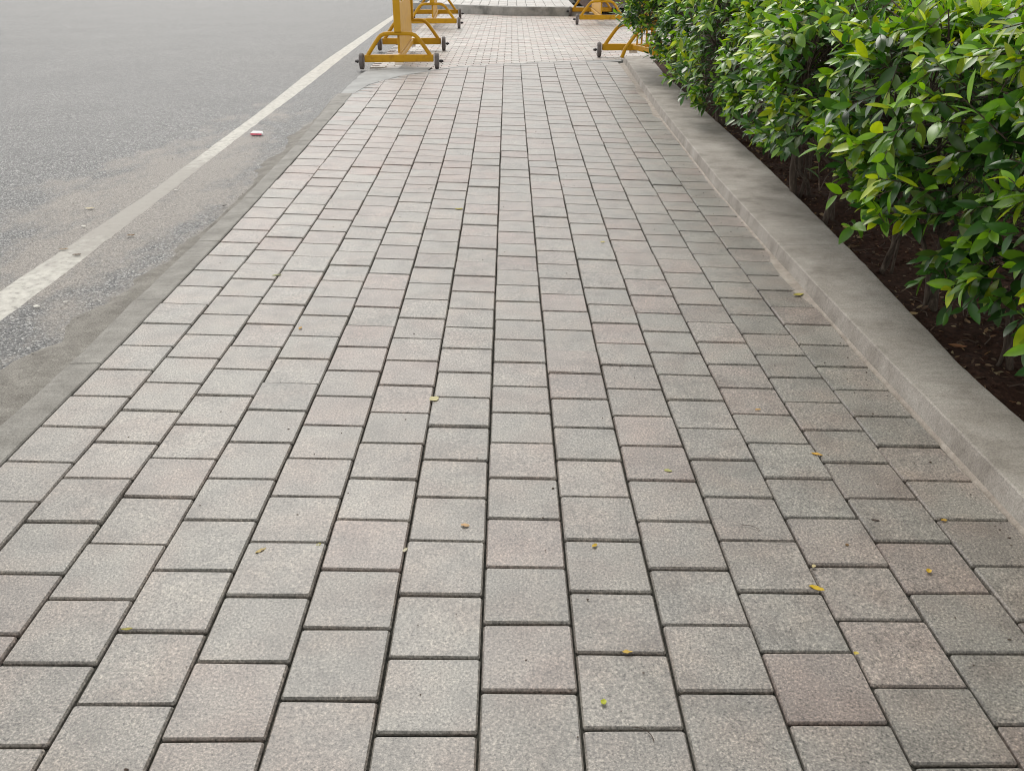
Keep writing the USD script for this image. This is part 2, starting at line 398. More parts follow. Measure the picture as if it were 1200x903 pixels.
# the edge line, in lengths broken by sand lying over it
LD = np.array([-3.0, 2.6, 3.7, 5.4, 7.6, 8.4, 10.8, 13, 19, 26, 60])
LL = np.array([-2.28, -2.27, -2.258, -2.230, -2.315, -2.35, -2.48, -2.54, -2.615, -2.66, -2.9])
LR = np.array([-2.085, -2.08, -2.072, -2.112, -2.195, -2.220, -2.285, -2.345, -2.46, -2.52, -2.75])
for d0, d1 in ((-3.0, 26.0),):
    dd = np.arange(d0, d1 + 0.001, 0.06)
    wob = lambda s: 0.018 * (meshkit.fbm(np.stack([dd * 9, 0 * dd + s, 0 * dd], -1), 3, 3) - 0.5)
    l, r = np.interp(dd, LD, LL) + wob(1.5), np.interp(dd, LD, LR) + wob(7.5)
    ends = 0.05 * (meshkit.noise(np.stack([np.arange(2) * 3.3, np.zeros(2) + d0, np.zeros(2)], -1), 2))
    z = road_z(dd)
    cols = ((0, -.0006), (.06, .0022), (.5, .0034), (.94, .0022), (1, -.0006))
    v = np.vstack([np.stack([l + (r - l) * u, dd, z + dz], 1) for u, dz in cols])
    n = len(dd)
    k = np.arange(n - 1)
    q = np.vstack([np.stack([a * n + k, (a + 1) * n + k, (a + 1) * n + k + 1, a * n + k + 1], 1) for a in range(4)])
    obj('edge_line', (v, q), 'line_paint', road, smooth=True)

# ------------------------------------------------------------------ the footpath
path = thing('footpath', 'footpath of square grey and pinkish concrete pavers', 'pavement', kind='structure')
ys = np.linspace(-3, 12.4, 520)
k = np.arange(len(ys) - 1); n = len(ys)
bedv = []
for t in np.linspace(0, 1, 61):
    x = joint_x(-7, ys) * (1 - t) + joint_x(7, ys) * t + (-.01 if t == 0 else .10 if t == 1 else 0)
    z = -0.0125 + 0.012 * (meshkit.fbm(np.stack([x * 9, ys * 9, 0 * x], -1), 3, 17) - 0.45)
    bedv.append(np.stack([x, np.minimum(ys, seam(x)), z], 1))
bedv = np.vstack(bedv)
q = np.vstack([np.stack([c * n + k, (c + 1) * n + k, (c + 1) * n + k + 1, c * n + k + 1], 1) for c in range(60)])
obj('joint_sand', (bedv, q), 'joint_sand', path, smooth=True, label='dark sand and moss in the joints between the pavers')

COL_L = {-7: .2125, -6: .2095, -5: .2085, -4: .207, -3: .2055, -2: .203, -1: .2015, 0: .1995, 1: .198, 2: .196, 3: .1955, 4: .195, 5: .1935, 6: .193}
COL_P = {-7: .38, -6: .06, -5: .66, -4: .20, -3: .80, -2: .38, -1: .0, 0: .58, 1: .18, 2: .70, 3: .30, 4: .82, 5: .35, 6: .87}


def drift(D):
    return np.interp(D, [0.5, 1.0, 2.0, 2.5, 3.0, 4.0, 5.5, 8, 12], [0.0, 0.0, 0.005, -.008, -.023, -.015, .012, .02, .02])


def paver_mesh(c, gap, bev, depth, r, side=None):
    """A paver between four corner points (near left, near right, far right, far left): nipped corners, bevelled upper edge."""
    c = np.asarray(c, float)
    cen = c.mean(0)
    u = np.array([c[1] - c[0], c[2] - c[3]]).mean(0); u /= np.linalg.norm(u)
    w = np.array([c[3] - c[0], c[2] - c[1]]).mean(0); w /= np.linalg.norm(w)

    def ring(ins, nip):
        out = []
        for (p, su, sw) in ((c[0], 1, 1), (c[1], -1, 1), (c[2], -1, -1), (c[3], 1, -1)):
            b = p + u * su * (ins - (gap - (side or gap)) / 2) + w * sw * ins
            pa, pb = b + w * sw * nip, b + u * su * nip
            out += [pa, pb] if su * sw > 0 else [pb, pa]
        return np.array(out)
    g = gap / 2
    r0, r1, r2 = ring(g, 0.004), ring(g, 0.004), ring(g + bev, 0.003)
    z2 = r[0]
    tilt = r[1:3]
    def lift(p, z):
        return np.column_stack([p, z + z2 + (p - cen) @ tilt])
    jit = lambda: (r[3:19].reshape(8, 2) - 0.5) * 0.0012
    v = np.vstack([lift(r0, -depth), lift(r1 + jit(), -0.0048), lift(r2 + jit(), 0.0)])
    f = []
    for a in (0, 8):
        for k in range(8):
            k2 = (k + 1) % 8
            f += [(a + k, a + k2, a + 8 + k2), (a + k, a + 8 + k2, a + 8 + k)]
    f += [(16, 16 + k, 17 + k) for k in range(1, 7)]
    return v, np.array(f)


pavers = []
for c in range(-7, 7):
    L, ph = COL_L[c], COL_P[c]
    kk = np.arange(-14, 62)
    D = L * (kk + ph)
    D = D + drift(D) + rng.normal(0, 0.0013, len(D))
    D[D > 7.5] += 0.012 * np.sin(D[D > 7.5] * 2.1 + c)
    t = 0.028 * np.clip((D - 1.1) / 4, 0, 1) + rng.normal(0, 0.0007, len(D))
    for j in range(len(D) - 1):
        xm = joint_x(c + .5, D[j])
        if D[j] - 0.03 > seam(joint_x(c + 1, D[j])) - 0.06:
            break
        dl0, dr0, dl1, dr1 = D[j] + t[j] / 2, D[j] - t[j] / 2, D[j + 1] + t[j + 1] / 2, D[j + 1] - t[j + 1] / 2
        xl, xr = joint_x(c, D[j + 1]), joint_x(c + 1, D[j + 1])
        dl1, dr1 = min(dl1, seam(xl)), min(dr1, seam(xr))
        cutx = None
        if dl1 - dl0 < 0.04 and dr1 - dr0 >= 0.06:      # cut off along the rounded corner of the path
            tt = np.linspace(0, 1, 200)
            xx = xl + (xr - xl) * tt
            gapd = seam(xx) - (dl0 + (dr0 - dl0) * tt)
            if (gapd > 0.03).any():
                cutx = float(xx[np.argmax(gapd > 0.03)])
        elif min(dl1 - dl0, dr1 - dr0) < 0.04:
            continue
        if dl1 - dl0 < 0.04 and (cutx is None or xr - cutx < .05):
            continue
        jx = rng.normal(0, 0.0007)
        corners = [(cutx, dl0), (joint_x(c + 1, dr0) + jx, dr0), (joint_x(c + 1, dr1) + jx, dr1), (cutx, dl0 + .03)] if cutx is not None else [(joint_x(c, dl0) + jx, dl0), (joint_x(c + 1, dr0) + jx, dr0), (joint_x(c + 1, dr1) + jx, dr1), (joint_x(c, dl1) + jx, dl1)]
        rr = rng.random(19)
        near = D[j]
        rr[0] = rng.normal(0, 0.0014); rr[1:3] = rng.normal(0, 0.005, 2)
        g = 0.0070
        m = paver_mesh(corners, g + rng.normal(0, 0.0003), 0.0036, 0.03, rr, side=0.0052)
        # stone colour: mostly warm grey, some cool grey, some pinkish; the far left is pinker, the near middle greyer
        q = rng.random()
        pinkish = 0.26 + (0.52 if near > 5.5 and c < 0 else 0.15 if near > 4.5 else 0) + (0.10 if near < 3 and c > -1 else 0) - (0.12 if c < -3 and near < 5 else 0)
        base = np.array([0.212, 0.197, 0.178])
        if q < pinkish:
            a = rng.uniform(0.2, 1.0)
            pk_ = np.array([0.222, 0.178, 0.159]) if near > 5.5 and c < 0 else np.array([0.212, 0.180, 0.163])
            base = base * (1 - a) + pk_ * a
        elif q < pinkish + 0.28:
            base = np.array([0.204, 0.193, 0.175])
        base = base * (1 + rng.normal(0, 0.04))
        if c < -4 and near > 2 and near < 6:
            base *= 1.08
        pavers.append((near, m, base))
vis = [p for p in pavers if p[0] > 0.55]
vis.sort(key=lambda p: p[0])
single, rest = vis[:300], vis[300:] + [p for p in pavers if p[0] <= 0.55]
for _, m, base in single:
    obj('paver', m, 'paver_stone', path, tint=base)
V, F = join([m for _, m, _ in rest])
obj('paver_rows', (V, F), 'paver_stone', path, tint=np.repeat(np.array([b for _, _, b in rest]), [len(m[0]) for _, m, _ in rest], axis=0), kind='stuff',
    label='pavers of the footpath too far off to pick apart')

# cement band along the ragged far end of the footpath, then the short ramp down to the crossing
sx = np.linspace(-1.60, 1.50, 60)
rows = []
for off, z in ((0.004, -0.03), (0.004, -0.0015), (0.075, -0.003), (0.11, -0.012), (0.26, DRIVE_Z + 0.003), (0.26, DRIVE_Z - 0.03)):
    o = np.full(len(sx), off)
    if 0.05 < off:
        o = o * (1 + 0.25 * (meshkit.noise(np.stack([sx * 5, 0 * sx, 0 * sx], -1), 9) - 0.5))
    rows.append(np.stack([sx, seam(sx) + o, np.full(len(sx), z)], 1))
V = np.vstack(rows); n = len(sx); k = np.arange(n - 1)
q = np.vstack([np.stack([a * n + k, a * n + k + 1, (a + 1) * n + k + 1, (a + 1) * n + k], 1) for a in range(len(rows) - 1)])
obj('cement_ramp', (V, q), 'cement', path, label='pale cement ramp at the far end of the footpath', smooth=True)

# mortar filling the short ends against the band
sx = np.linspace(-1.645, 1.42, 80)
dn = seam(sx) - np.interp(sx, [-1.6, -1.0, -.8, 1.5], [.75, .50, .14, .12])
V = np.vstack([np.stack([sx, dn, np.full(80, -.0046)], 1), np.stack([sx, seam(sx) + .006, np.full(80, -.0046)], 1)])
k = np.arange(79)
obj('end_mortar', (V, np.stack([k, k + 1, k + 81, k + 80], 1)), 'cement', path)

# ------------------------------------------------------------------ left kerb, flush with the road: stones end to end
lk = thing('roadside_kerb', 'low concrete kerb between footpath and asphalt, dusty along the road side', 'kerb', kind='structure')
KW = lambda y: np.interp(y, [2, 3, 3.6, 5.5, 7, 9], [0.150, 0.120, 0.135, 0.105, 0.105, 0.16])
kd = [-3.0, -2.1, -1.25, -0.4, 0.42, 1.23, 2.05, 2.88, 3.52, 4.35, 5.2, 6.05, 6.9, 7.75, 8.6, 9.3]
for a, b in zip(kd[:-1], kd[1:]):
    ys = np.linspace(a + 0.0025, b - 0.0025, 12)
    dz = rng.normal(0, 0.0015)

    def prof(y, dz=dz):
        xi = joint_x(-7, y) - 0.006
        w = KW(y) + 0.014 * (float(meshkit.fbm(np.array([y * 6, 0.3, 0.0]), 4, 4)) - 0.5)
        top = -0.001 + dz
        return [(xi, -0.06), (xi, top - 0.004), (xi - 0.004, top), (xi - w + 0.03, top - 0.001), (xi - w + 0.008, top - 0.005), (xi - w, top - 0.012), (xi - w, -0.14)]
    obj('kerbstone', sweep(None, prof, ys), 'edge_concrete', lk, smooth=35)
# cement patch flaring from the kerb's far end to the road, its outer edge broken
ax = np.linspace(0, 1, 24)
inner = np.stack([np.interp(ax, [0, .15, .6, 1], [-1.655, -1.56, -1.40, -1.02]), np.zeros(24), np.full(24, -0.004)], 1)
inner[:, 1] = seam(inner[:, 0]) + 0.004
outer = np.stack([np.interp(ax, [0, .2, .5, .7, 1], [-1.745, -1.785, -1.80, -1.50, -1.00]), np.interp(ax, [0, .2, .5, .7, 1], [9.30, 10.3, 11.2, 11.75, 11.7]), np.interp(ax, [0, .3, 1], [-0.014, -0.028, -0.034])], 1)
outer[:, :2] += 0.035 * (np.stack([meshkit.fbm(np.stack([ax * 17, 0 * ax, 0 * ax], -1), 3, s) for s in (1, 2)], 1) - 0.5)
V = np.vstack([inner, inner * 0.5 + outer * 0.5, outer, outer - [0, 0, 0.06]]); k = np.arange(23)
q = np.vstack([np.stack([a * 24 + k, a * 24 + k + 1, (a + 1) * 24 + k + 1, (a + 1) * 24 + k], 1)[:, ::-1] for a in range(3)])
obj('cement_flare', (V, q), 'cement', lk, smooth=30, label='rough pale cement patch flaring from the kerb end to the road')
# dust lying in a thin wedge against the kerb
ys = np.linspace(-2.5, 8.8, 700)
f1 = meshkit.fbm(np.stack([ys * 2.1, 0 * ys, 0 * ys], -1), 7, 61)
wd = (0.02 + 0.30 * np.clip(f1 - .30, 0, 1) + 0.22 * np.exp(-((ys - 2.45) / .45) ** 2)) * (1 - smoothstep(7.5, 8.8, ys))
xo = np.array([joint_x(-7, y) - 0.006 - KW(y) for y in ys])
rows = []
for t, z in ((-0.035, -0.0035), (0.0, -0.0035), (0.35, None), (0.7, None), (1.0, None)):
    x = xo + 0.035 * (t < 0) - wd * max(t, 0)
    zz = np.full(len(ys), z) if z is not None else road_z(ys) + {0.35: .0105, 0.7: .0065, 1.0: -.001}[t] + .004 * (meshkit.noise(np.stack([ys * 11, 0 * ys + t, 0 * ys], -1), 3) - .5) * (t < 1)
    if t == 0.0:
        zz = zz - 0.003
    rows.append(np.stack([x, ys, zz], 1))
V = np.vstack(rows); n = len(ys); k = np.arange(n - 1)
q = np.vstack([np.stack([a * n + k, a * n + k + 1, (a + 1) * n + k + 1, (a + 1) * n + k], 1)[:, ::-1] for a in range(4)])
obj('kerb_dust', (V, q), 'road_dust', smooth=True, label='grey brown dust drifted against the roadside kerb', cat='dust', kind='stuff')

# ------------------------------------------------------------------ right kerb: raised, cast in lengths, with a mortar fillet at its foot
rk = thing('planting_kerb', 'raised weathered concrete kerb between pavers and planting bed', 'kerb', kind='structure')
KB = lambda y: np.interp(y, [-3, 1.2, 2, 2.85, 4, 5.4, 8, 11.75], [1.35, 1.345, 1.318, 1.290, 1.268, 1.256, 1.30, 1.418])
KS = lambda y: np.interp(y, [-3, 1.2, 2.3, 2.7, 3.95, 5.7, 8, 10.3, 11.8], [1.60, 1.575, 1.55, 1.54, 1.60, 1.655, 1.672, 1.69, 1.76])
KF = lambda y: 0.013 + 0 * y
for a, b in zip([-3.0, -0.2, 4.06, 8.1], [-0.2, 4.06, 8.1, 11.90]):
    ys = np.linspace(a + 0.0015, b - 0.0015, 170)

    def prof(y):
        x0, x1, s = KB(y), KS(y), KF(y)
        wv = 0.0025 * (float(meshkit.fbm(np.array([y * 1.2, 1.3, 0.0]), 2, 8)) - 0.5)
        ed = 0.010 * (float(meshkit.fbm(np.array([y * 9, 4.3, 0.0]), 3, 6)) - 0.5)
        return [(x0 + wv, -0.05), (x0 + wv, 0.0), (x0 + s + wv - 0.003, 0.066), (x0 + s + wv + 0.003, 0.0695),
                (x1 - 0.02, 0.0705), (x1 + ed - 0.006, 0.067), (x1 + ed, 0.060), (x1 + ed, -0.1)][::-1]
    obj('kerb_length', sweep(None, prof, ys), 'kerb_concrete', rk, smooth=16)


def fillet(y):
    w = 0.012 + 0.05 * float(smoothstep(0.50, 0.74, meshkit.fbm(np.array([y * 1.3, 0.0, 0.0]), 2, 21))) * float(smoothstep(1.9, 2.5, y))
    x0 = KB(y)
    w += max(0.0, x0 - float(joint_x(7, y)) - .004) * float(smoothstep(6.5, 8.5, y))
    return [(x0 - w, -0.006), (x0 - w * 0.6, 0.0018 if w > 0.02 else -0.001), (x0 - w * 0.2, 0.004), (x0 + 0.003 + KF(y) * 0.08, 0.006), (x0 + 0.006, -0.02)][::-1]


obj('mortar_fillet', sweep(None, fillet, np.linspace(-2.5, 11.78, 420)), 'mortar', rk, smooth=40)

# ------------------------------------------------------------------ planting bed and lawn behind it
BED = lambda X, Y: 0.028 + 0.05 * (meshkit.fbm(np.stack([X * 5, Y * 5, 0 * X], -1), 4, 31) - 0.4) + 0.03 * smoothstep(1.75, 2.2, X)
xs = np.concatenate([np.linspace(1.42, 2.4, 50), np.linspace(2.45, 2.9, 8)])
bed = obj('planting_bed', grid(xs, np.concatenate([np.linspace(-2.5, 1.4, 40), np.linspace(1.45, 7, 240), np.linspace(7.05, 11.75, 100)]),
                               lambda X, Y: np.where(X < KS(Y) - 0.03, -0.05, BED(X, Y))), 'soil',
          label='dark red brown soil of the planting bed behind the kerb', cat='soil', kind='structure', smooth=True)
lawnz = lambda X, Y: 0.02 + 0.03 * meshkit.fbm(np.stack([X * 1.5, Y * 1.5, 0 * X], -1), 3, 41)
obj('lawn', grid(np.linspace(2.7, 14, 24), np.linspace(-3, 11.7, 30), lawnz), 'lawn_earth', label='lawn ground beyond the hedge', cat='lawn', kind='structure', smooth=True)
# grass blades
r = np.random.default_rng(5)
n = 16000
gx, gy = 2.55 + 4.0 * r.random(n) ** 1.4, 1.5 + 9.8 * r.random(n)
gz = np.where(gx < 2.75, 0.045, lawnz(gx, gy))
hh, aa = r.uniform(.05, .12, n), r.uniform(0, 2 * PI, n)
w = 0.004
lean = r.normal(0, .035, (n, 2))
b0 = np.stack([gx - w * np.cos(aa), gy - w * np.sin(aa), gz - .005], 1); b1 = np.stack([gx + w * np.cos(aa), gy + w * np.sin(aa), gz - .005], 1)
m0 = np.stack([gx + lean[:, 0] * .4 - w * .7 * np.cos(aa), gy + lean[:, 1] * .4 - w * .7 * np.sin(aa), gz + hh * .6], 1); m1 = m0 + np.stack([1.4 * w * np.cos(aa), 1.4 * w * np.sin(aa), 0 * aa], 1)
tp = np.stack([gx + lean[:, 0], gy + lean[:, 1], gz + hh], 1)
V = np.stack([b0, b1, m0, m1, tp], 1).reshape(-1, 3)
F = (np.arange(n)[:, None, None] * 5 + np.array([[0, 1, 3], [0, 3, 2], [2, 3, 4]])[None]).reshape(-1, 3)
gt = np.array([0.085, 0.16, 0.022]) * r.uniform(.7, 1.35, (n, 1))
obj('grass', (V, F), 'grass_blade', tint=np.repeat(gt, 5, 0), label='bright short grass seen under and behind the hedge', cat='grass', kind='stuff')

# ------------------------------------------------------------------ leaves
def leaf_template(ns):
    t = np.linspace(0, 1, ns + 2)
    v = [(0, 0, 0)]
    for s in t[1:-1]:
        w = 0.5 * (math.sin(PI * s ** 0.92)) ** 0.8
        v += [(-w, s, 1), (0, s, 0), (w, s, 1)]
    v.append((0, 1, 0))
    f = [(0, 2, 1), (0, 3, 2)]
    for k in range(ns - 1):
        a = 1 + 3 * k
        f += [(a, a + 1, a + 4), (a, a + 4, a + 3), (a + 1, a + 2, a + 5), (a + 1, a + 5, a + 4)]
    a, tip = 1 + 3 * (ns - 1), 1 + 3 * ns
    f += [(a, a + 1, tip), (a + 1, a + 2, tip)]
    return np.array(v, float), np.array(f)


LT = {n: leaf_template(n) for n in (3, 5)}


def leaf_vertices(P, d, nrm, L, W, curl, fold, ns):
    """Leaf blades (k leaves at once): base P, direction d, upper side nrm, folded along the midrib and curling down to the tip."""
    d = d / np.linalg.norm(d, axis=1, keepdims=True)
    s = np.cross(d, nrm); s /= np.linalg.norm(s, axis=1, keepdims=True) + 1e-9
    u = np.cross(s, d)
    T, _ = LT[ns]
    x, t, e = T[:, 0][None], T[:, 1][None], T[:, 2][None]
    return (P[:, None] + (x * W[:, None])[..., None] * s[:, None] + (t * L[:, None])[..., None] * d[:, None]
            + ((np.abs(x) * W[:, None] * fold[:, None]) - curl[:, None] * L[:, None] * t ** 2)[..., None] * u[:, None])


def hedge_shoots(r, x0, D0, n_shoot, half, z0, z1, front, depth, hole=None):
    """Shoot tips over the front, top and inside of one hedge shrub; returns base, tip, openness."""
    B, T, O = [], [], []
    while len(T) < n_shoot:
        q = r.random()
        D = D0 + r.uniform(-half, half)
        if q < 0.44:
            z = z0 + (z1 - z0) * r.random() ** 0.8
            h = (z - z0) / (z1 - z0)
            bulge = front * (0.42 + 0.85 * math.sin(PI * min(1, 0.18 + 0.62 * h))) / 1.2
            lump = 0.30 * (float(meshkit.fbm(np.array([D * 2.6, z * 3.0, 0.7]), 2, 51)) - 0.5)
            tip = np.array([x0 - bulge + lump, D, z])
            d = np.array([-1.0, r.normal(-0.45, .5), r.normal(0.0, .45)])
            o = 0.58 + 0.4 * h
            if r.random() < 0.10:       # a spray reaching out of the hedge
                tip[0] -= r.uniform(.05, .13); d[2] += .25
            if hole is not None and ((D - hole[0]) / hole[2]) ** 2 + ((z - hole[1]) / hole[3]) ** 2 < 1 and r.random() < 0.93:
                continue
            if float(meshkit.fbm(np.array([D * 4.2, z * 4.6, 5.1]), 2, 71)) < 0.40 and r.random() < 0.85:
                continue            # hollows between the clumps
        elif q < 0.74:
            u = r.random()
            x = x0 - front * 0.75 + (depth + front * 0.75) * u
            z = z1 + 0.13 * (float(meshkit.fbm(np.array([x * 2.4, D * 2.4, 3.7]), 2, 52)) - 0.5) - 0.10 * abs(u - 0.5) ** 2 * 4
            tip = np.array([x, D, z + r.normal(0.02, .035)])
            d = np.array([r.normal(-0.15, .45), r.normal(-.1, .45), 1.0])
            o = 1.0
        else:
            tip = np.array([x0 + r.uniform(-front * .6, depth), D, r.uniform(z0 + .1, z1 - .05)])
            d = r.normal(0, 1, 3); d[2] = abs(d[2])
            o = 0.15
            if hole is not None and ((D - hole[0]) / hole[2]) ** 2 + ((tip[2] - hole[1]) / hole[3]) ** 2 < 1:
                continue
        d /= np.linalg.norm(d)
        ln = r.uniform(.13, .26)
        B.append(tip - d * ln + [0, 0, 0.02]); T.append(tip); O.append(o)
    return np.array(B), np.array(T), np.array(O)


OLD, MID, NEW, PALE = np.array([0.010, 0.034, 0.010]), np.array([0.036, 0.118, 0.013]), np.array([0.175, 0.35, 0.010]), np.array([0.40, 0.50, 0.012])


def shoot_leaves(r, B, T, O, per, size):
    P, d, N, L, W, C, Fo, tint = [], [], [], [], [], [], [], []
    for b, t, o in zip(B, T, O):
        ax = t - b; ln = np.linalg.norm(ax); ax = ax / ln
        e1 = np.cross(ax, [0.3, 0.2, 0.9]); e1 /= np.linalg.norm(e1); e2 = np.cross(ax, e1)
        ph = r.uniform(0, 2 * PI)
        flush = o > 0.5 and r.random() < 0.32 + 0.58 * (o - 0.5) * 2
        k = max(4, int(r.normal(per, 1.6)))
        for j in range(k):
            s = 0.15 + 0.85 * (j + 1) / k
            ph += 2.4
            rad = e1 * math.cos(ph) + e2 * math.sin(ph)
            open_ = math.radians(r.uniform(24, 66) * (1 - 0.45 * s * (s > .9)))
            dr = ax * math.cos(open_) + rad * math.sin(open_) + np.array([0, 0, -0.30 + 0.25 * s]) * r.uniform(.4, 1.3)
            nn = ax * 0.8 + np.array([0, 0, 0.9]) + r.normal(0, .28, 3) - rad * 0.2
            lf = size * r.uniform(.66, 1.18) * (0.72 if s > 0.93 else 1.0)
            P.append(b + ax * ln * s); d.append(dr); N.append(nn); L.append(lf); W.append(lf * r.uniform(.33, .44)); C.append(r.uniform(.02, .26)); Fo.append(r.uniform(.08, .40))
            young = (s - 0.35) * 1.35 if flush else 0.0
            y = float(np.clip(young + r.normal(0, .12), 0, 1))
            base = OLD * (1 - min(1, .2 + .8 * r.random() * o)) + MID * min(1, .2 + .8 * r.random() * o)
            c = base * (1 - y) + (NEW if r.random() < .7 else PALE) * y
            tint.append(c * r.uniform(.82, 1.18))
    return [np.array(a) for a in (P, d, N, L, W, C, Fo, tint)]


def project(P):
    p = math.radians(PITCH)
    zc = P[:, 1] * math.cos(p) + (CAM_H - P[:, 2]) * math.sin(p)
    yc = -P[:, 1] * math.sin(p) + (CAM_H - P[:, 2]) * math.cos(p)
    zc = np.maximum(zc, 1e-3)
    return 512 + 879 * P[:, 0] / zc, 385 + 879 * yc / zc, zc


def wander(a, b, r, n=7, amp=.03):
    t = np.linspace(0, 1, n)[:, None]
    p = np.asarray(a) * (1 - t) + np.asarray(b) * t
    return p + np.sin(t * PI) * r.normal(0, amp, 3) + np.sin(2 * t * PI) * r.normal(0, amp * .5, 3)


# (distance, trunk x, label)
FRONT = [
    (1.20, 1.80, 'hedge shrub just outside the right edge, nearest the camera'),
    (1.72, 1.79, 'hedge shrub at the right edge whose low shoots lean into the picture'),
    (2.22, 1.78, 'hedge shrub by the right edge with large pale yellow upright leaves'),
    (2.75, 1.74, 'hedge shrub with a thin dark stem over bare soil at the right edge'),
    (3.31, 1.70, 'hedge shrub with a pale trunk foot behind a low spray of leaves'),
    (3.79, 1.66, 'hedge shrub with a thin dark leaning stem left of the pale trunk foot'),
    (4.54, 1.64, 'hedge shrub with the pale curved trunk beside a fallen yellow leaf'),
    (5.07, 1.655, 'hedge shrub with a slim straight grey trunk close beside the kerb'),
    (5.60, 1.83, 'hedge shrub next beyond the one with the slim straight grey trunk'),
    (6.15, 1.84, 'ninth hedge shrub counted from the far end by the yellow barrier'),
    (6.72, 1.83, 'eighth hedge shrub counted from the far end by the yellow barrier'),
    (7.33, 1.69, 'seventh hedge shrub counted from the far end, its thin trunk just visible'),
    (7.90, 1.84, 'sixth hedge shrub counted from the far end by the yellow barrier'),
    (8.45, 1.85, 'fifth hedge shrub counted from the far end by the yellow barrier'),
    (9.05, 1.86, 'fourth hedge shrub counted from the far end by the yellow barrier'),
    (9.65, 1.87, 'third hedge shrub counted from the far end by the yellow barrier'),
    (10.25, 1.80, 'second last hedge shrub at the far end of the kerb, bulging out over the kerb'),
    (10.85, 1.80, 'last hedge shrub at the far end of the kerb, hiding part of a yellow barrier'),
]
shrubs = []
for i, (D0, x0, label) in enumerate(FRONT):
    r = np.random.default_rng(100 + i)
    near = D0 < 6.5
    z1 = 1.10 + r.normal(0, .03) + (0.06 if D0 < 3 else 0) - (0.05 if 6 < D0 < 7 else 0)
    B, T, O = hedge_shoots(r, x0, D0, 172 if near else 170, 0.34, 0.46 if D0 > 10 else 0.18 if D0 > 5.4 else 0.36 if D0 > 4.3 else 0.43 if D0 > 3.4 else 0.29, z1, 0.50 if D0 > 9.9 else 0.38 if D0 > 9 else 0.30 if D0 > 3 else 0.22, 0.62,
                           hole=(4.15, 0.86, 0.26, 0.14) if 3.6 < D0 < 4.8 else None)
    if 3.2 < D0 < 3.4:      # the low spray over the pale trunk foot
        B2 = np.array([[1.66, 3.05, .40], [1.64, 3.10, .34], [1.66, 3.0, .30]]); T2 = np.array([[1.46, 2.98, .36], [1.48, 3.02, .26], [1.55, 2.92, .18]])
        B, T, O = np.vstack([B, B2]), np.vstack([T, T2]), np.append(O, [.7, .7, .4])
    if D0 < 3.2:            # strong young shoots standing up, and low ones leaning over the soil
        m = 16
        B2 = np.stack([r.uniform(1.50, 1.85, m), D0 + r.uniform(-.25, .25, m), r.uniform(.62, .98, m)], 1)
        T2 = B2 + np.stack([r.uniform(-.12, .02, m), r.uniform(-.08, .04, m), r.uniform(.12, .24, m)], 1)
        m2 = 7 if D0 > 2 else 0
        T3 = np.stack([r.uniform(1.50, 1.62, m2), D0 + r.uniform(-.3, .2, m2), r.uniform(.17, .36, m2)], 1)
        B3 = T3 + np.stack([r.uniform(.10, .18, m2), r.uniform(.02, .12, m2), r.uniform(.03, .12, m2)], 1)
        B, T, O = np.vstack([B, B2, B3]), np.vstack([T, T2, T3]), np.concatenate([O, np.full(m, 1.35), np.full(m2, .75)])
    shrubs.append((D0, x0, label, r, z1, B, T, O, shoot_leaves(r, B, T, O, 8.2 if near else 7.6, 0.092 if D0 < 3.5 else 0.088 if near else 0.084)))

# which leaves show largest: the front-most leaf in each small patch of the view
allP = np.vstack([s[8][0] + s[8][1] / np.linalg.norm(s[8][1], axis=1, keepdims=True) * s[8][3][:, None] * .5 for s in shrubs])
own = np.concatenate([np.full(len(s[8][0]), k) for k, s in enumerate(shrubs)])
loc = np.concatenate([np.arange(len(s[8][0])) for s in shrubs])
px, py, zc = project(allP)
lenpx = np.concatenate([s[8][3] for s in shrubs]) * 879 / zc
ok = (px > -5) & (px < 1030) & (py > -8) & (py < 775) & (lenpx > 12)
cell = np.floor(px / 9).astype(int) * 1000 + np.floor(py / 9).astype(int)
order = np.argsort(zc)
front_most = set(); chosen = [[] for _ in shrubs]
for a in order:
    if ok[a] and cell[a] not in front_most:
        front_most.add(cell[a])
        if len(chosen[own[a]]) < 300:
            chosen[own[a]].append(loc[a])

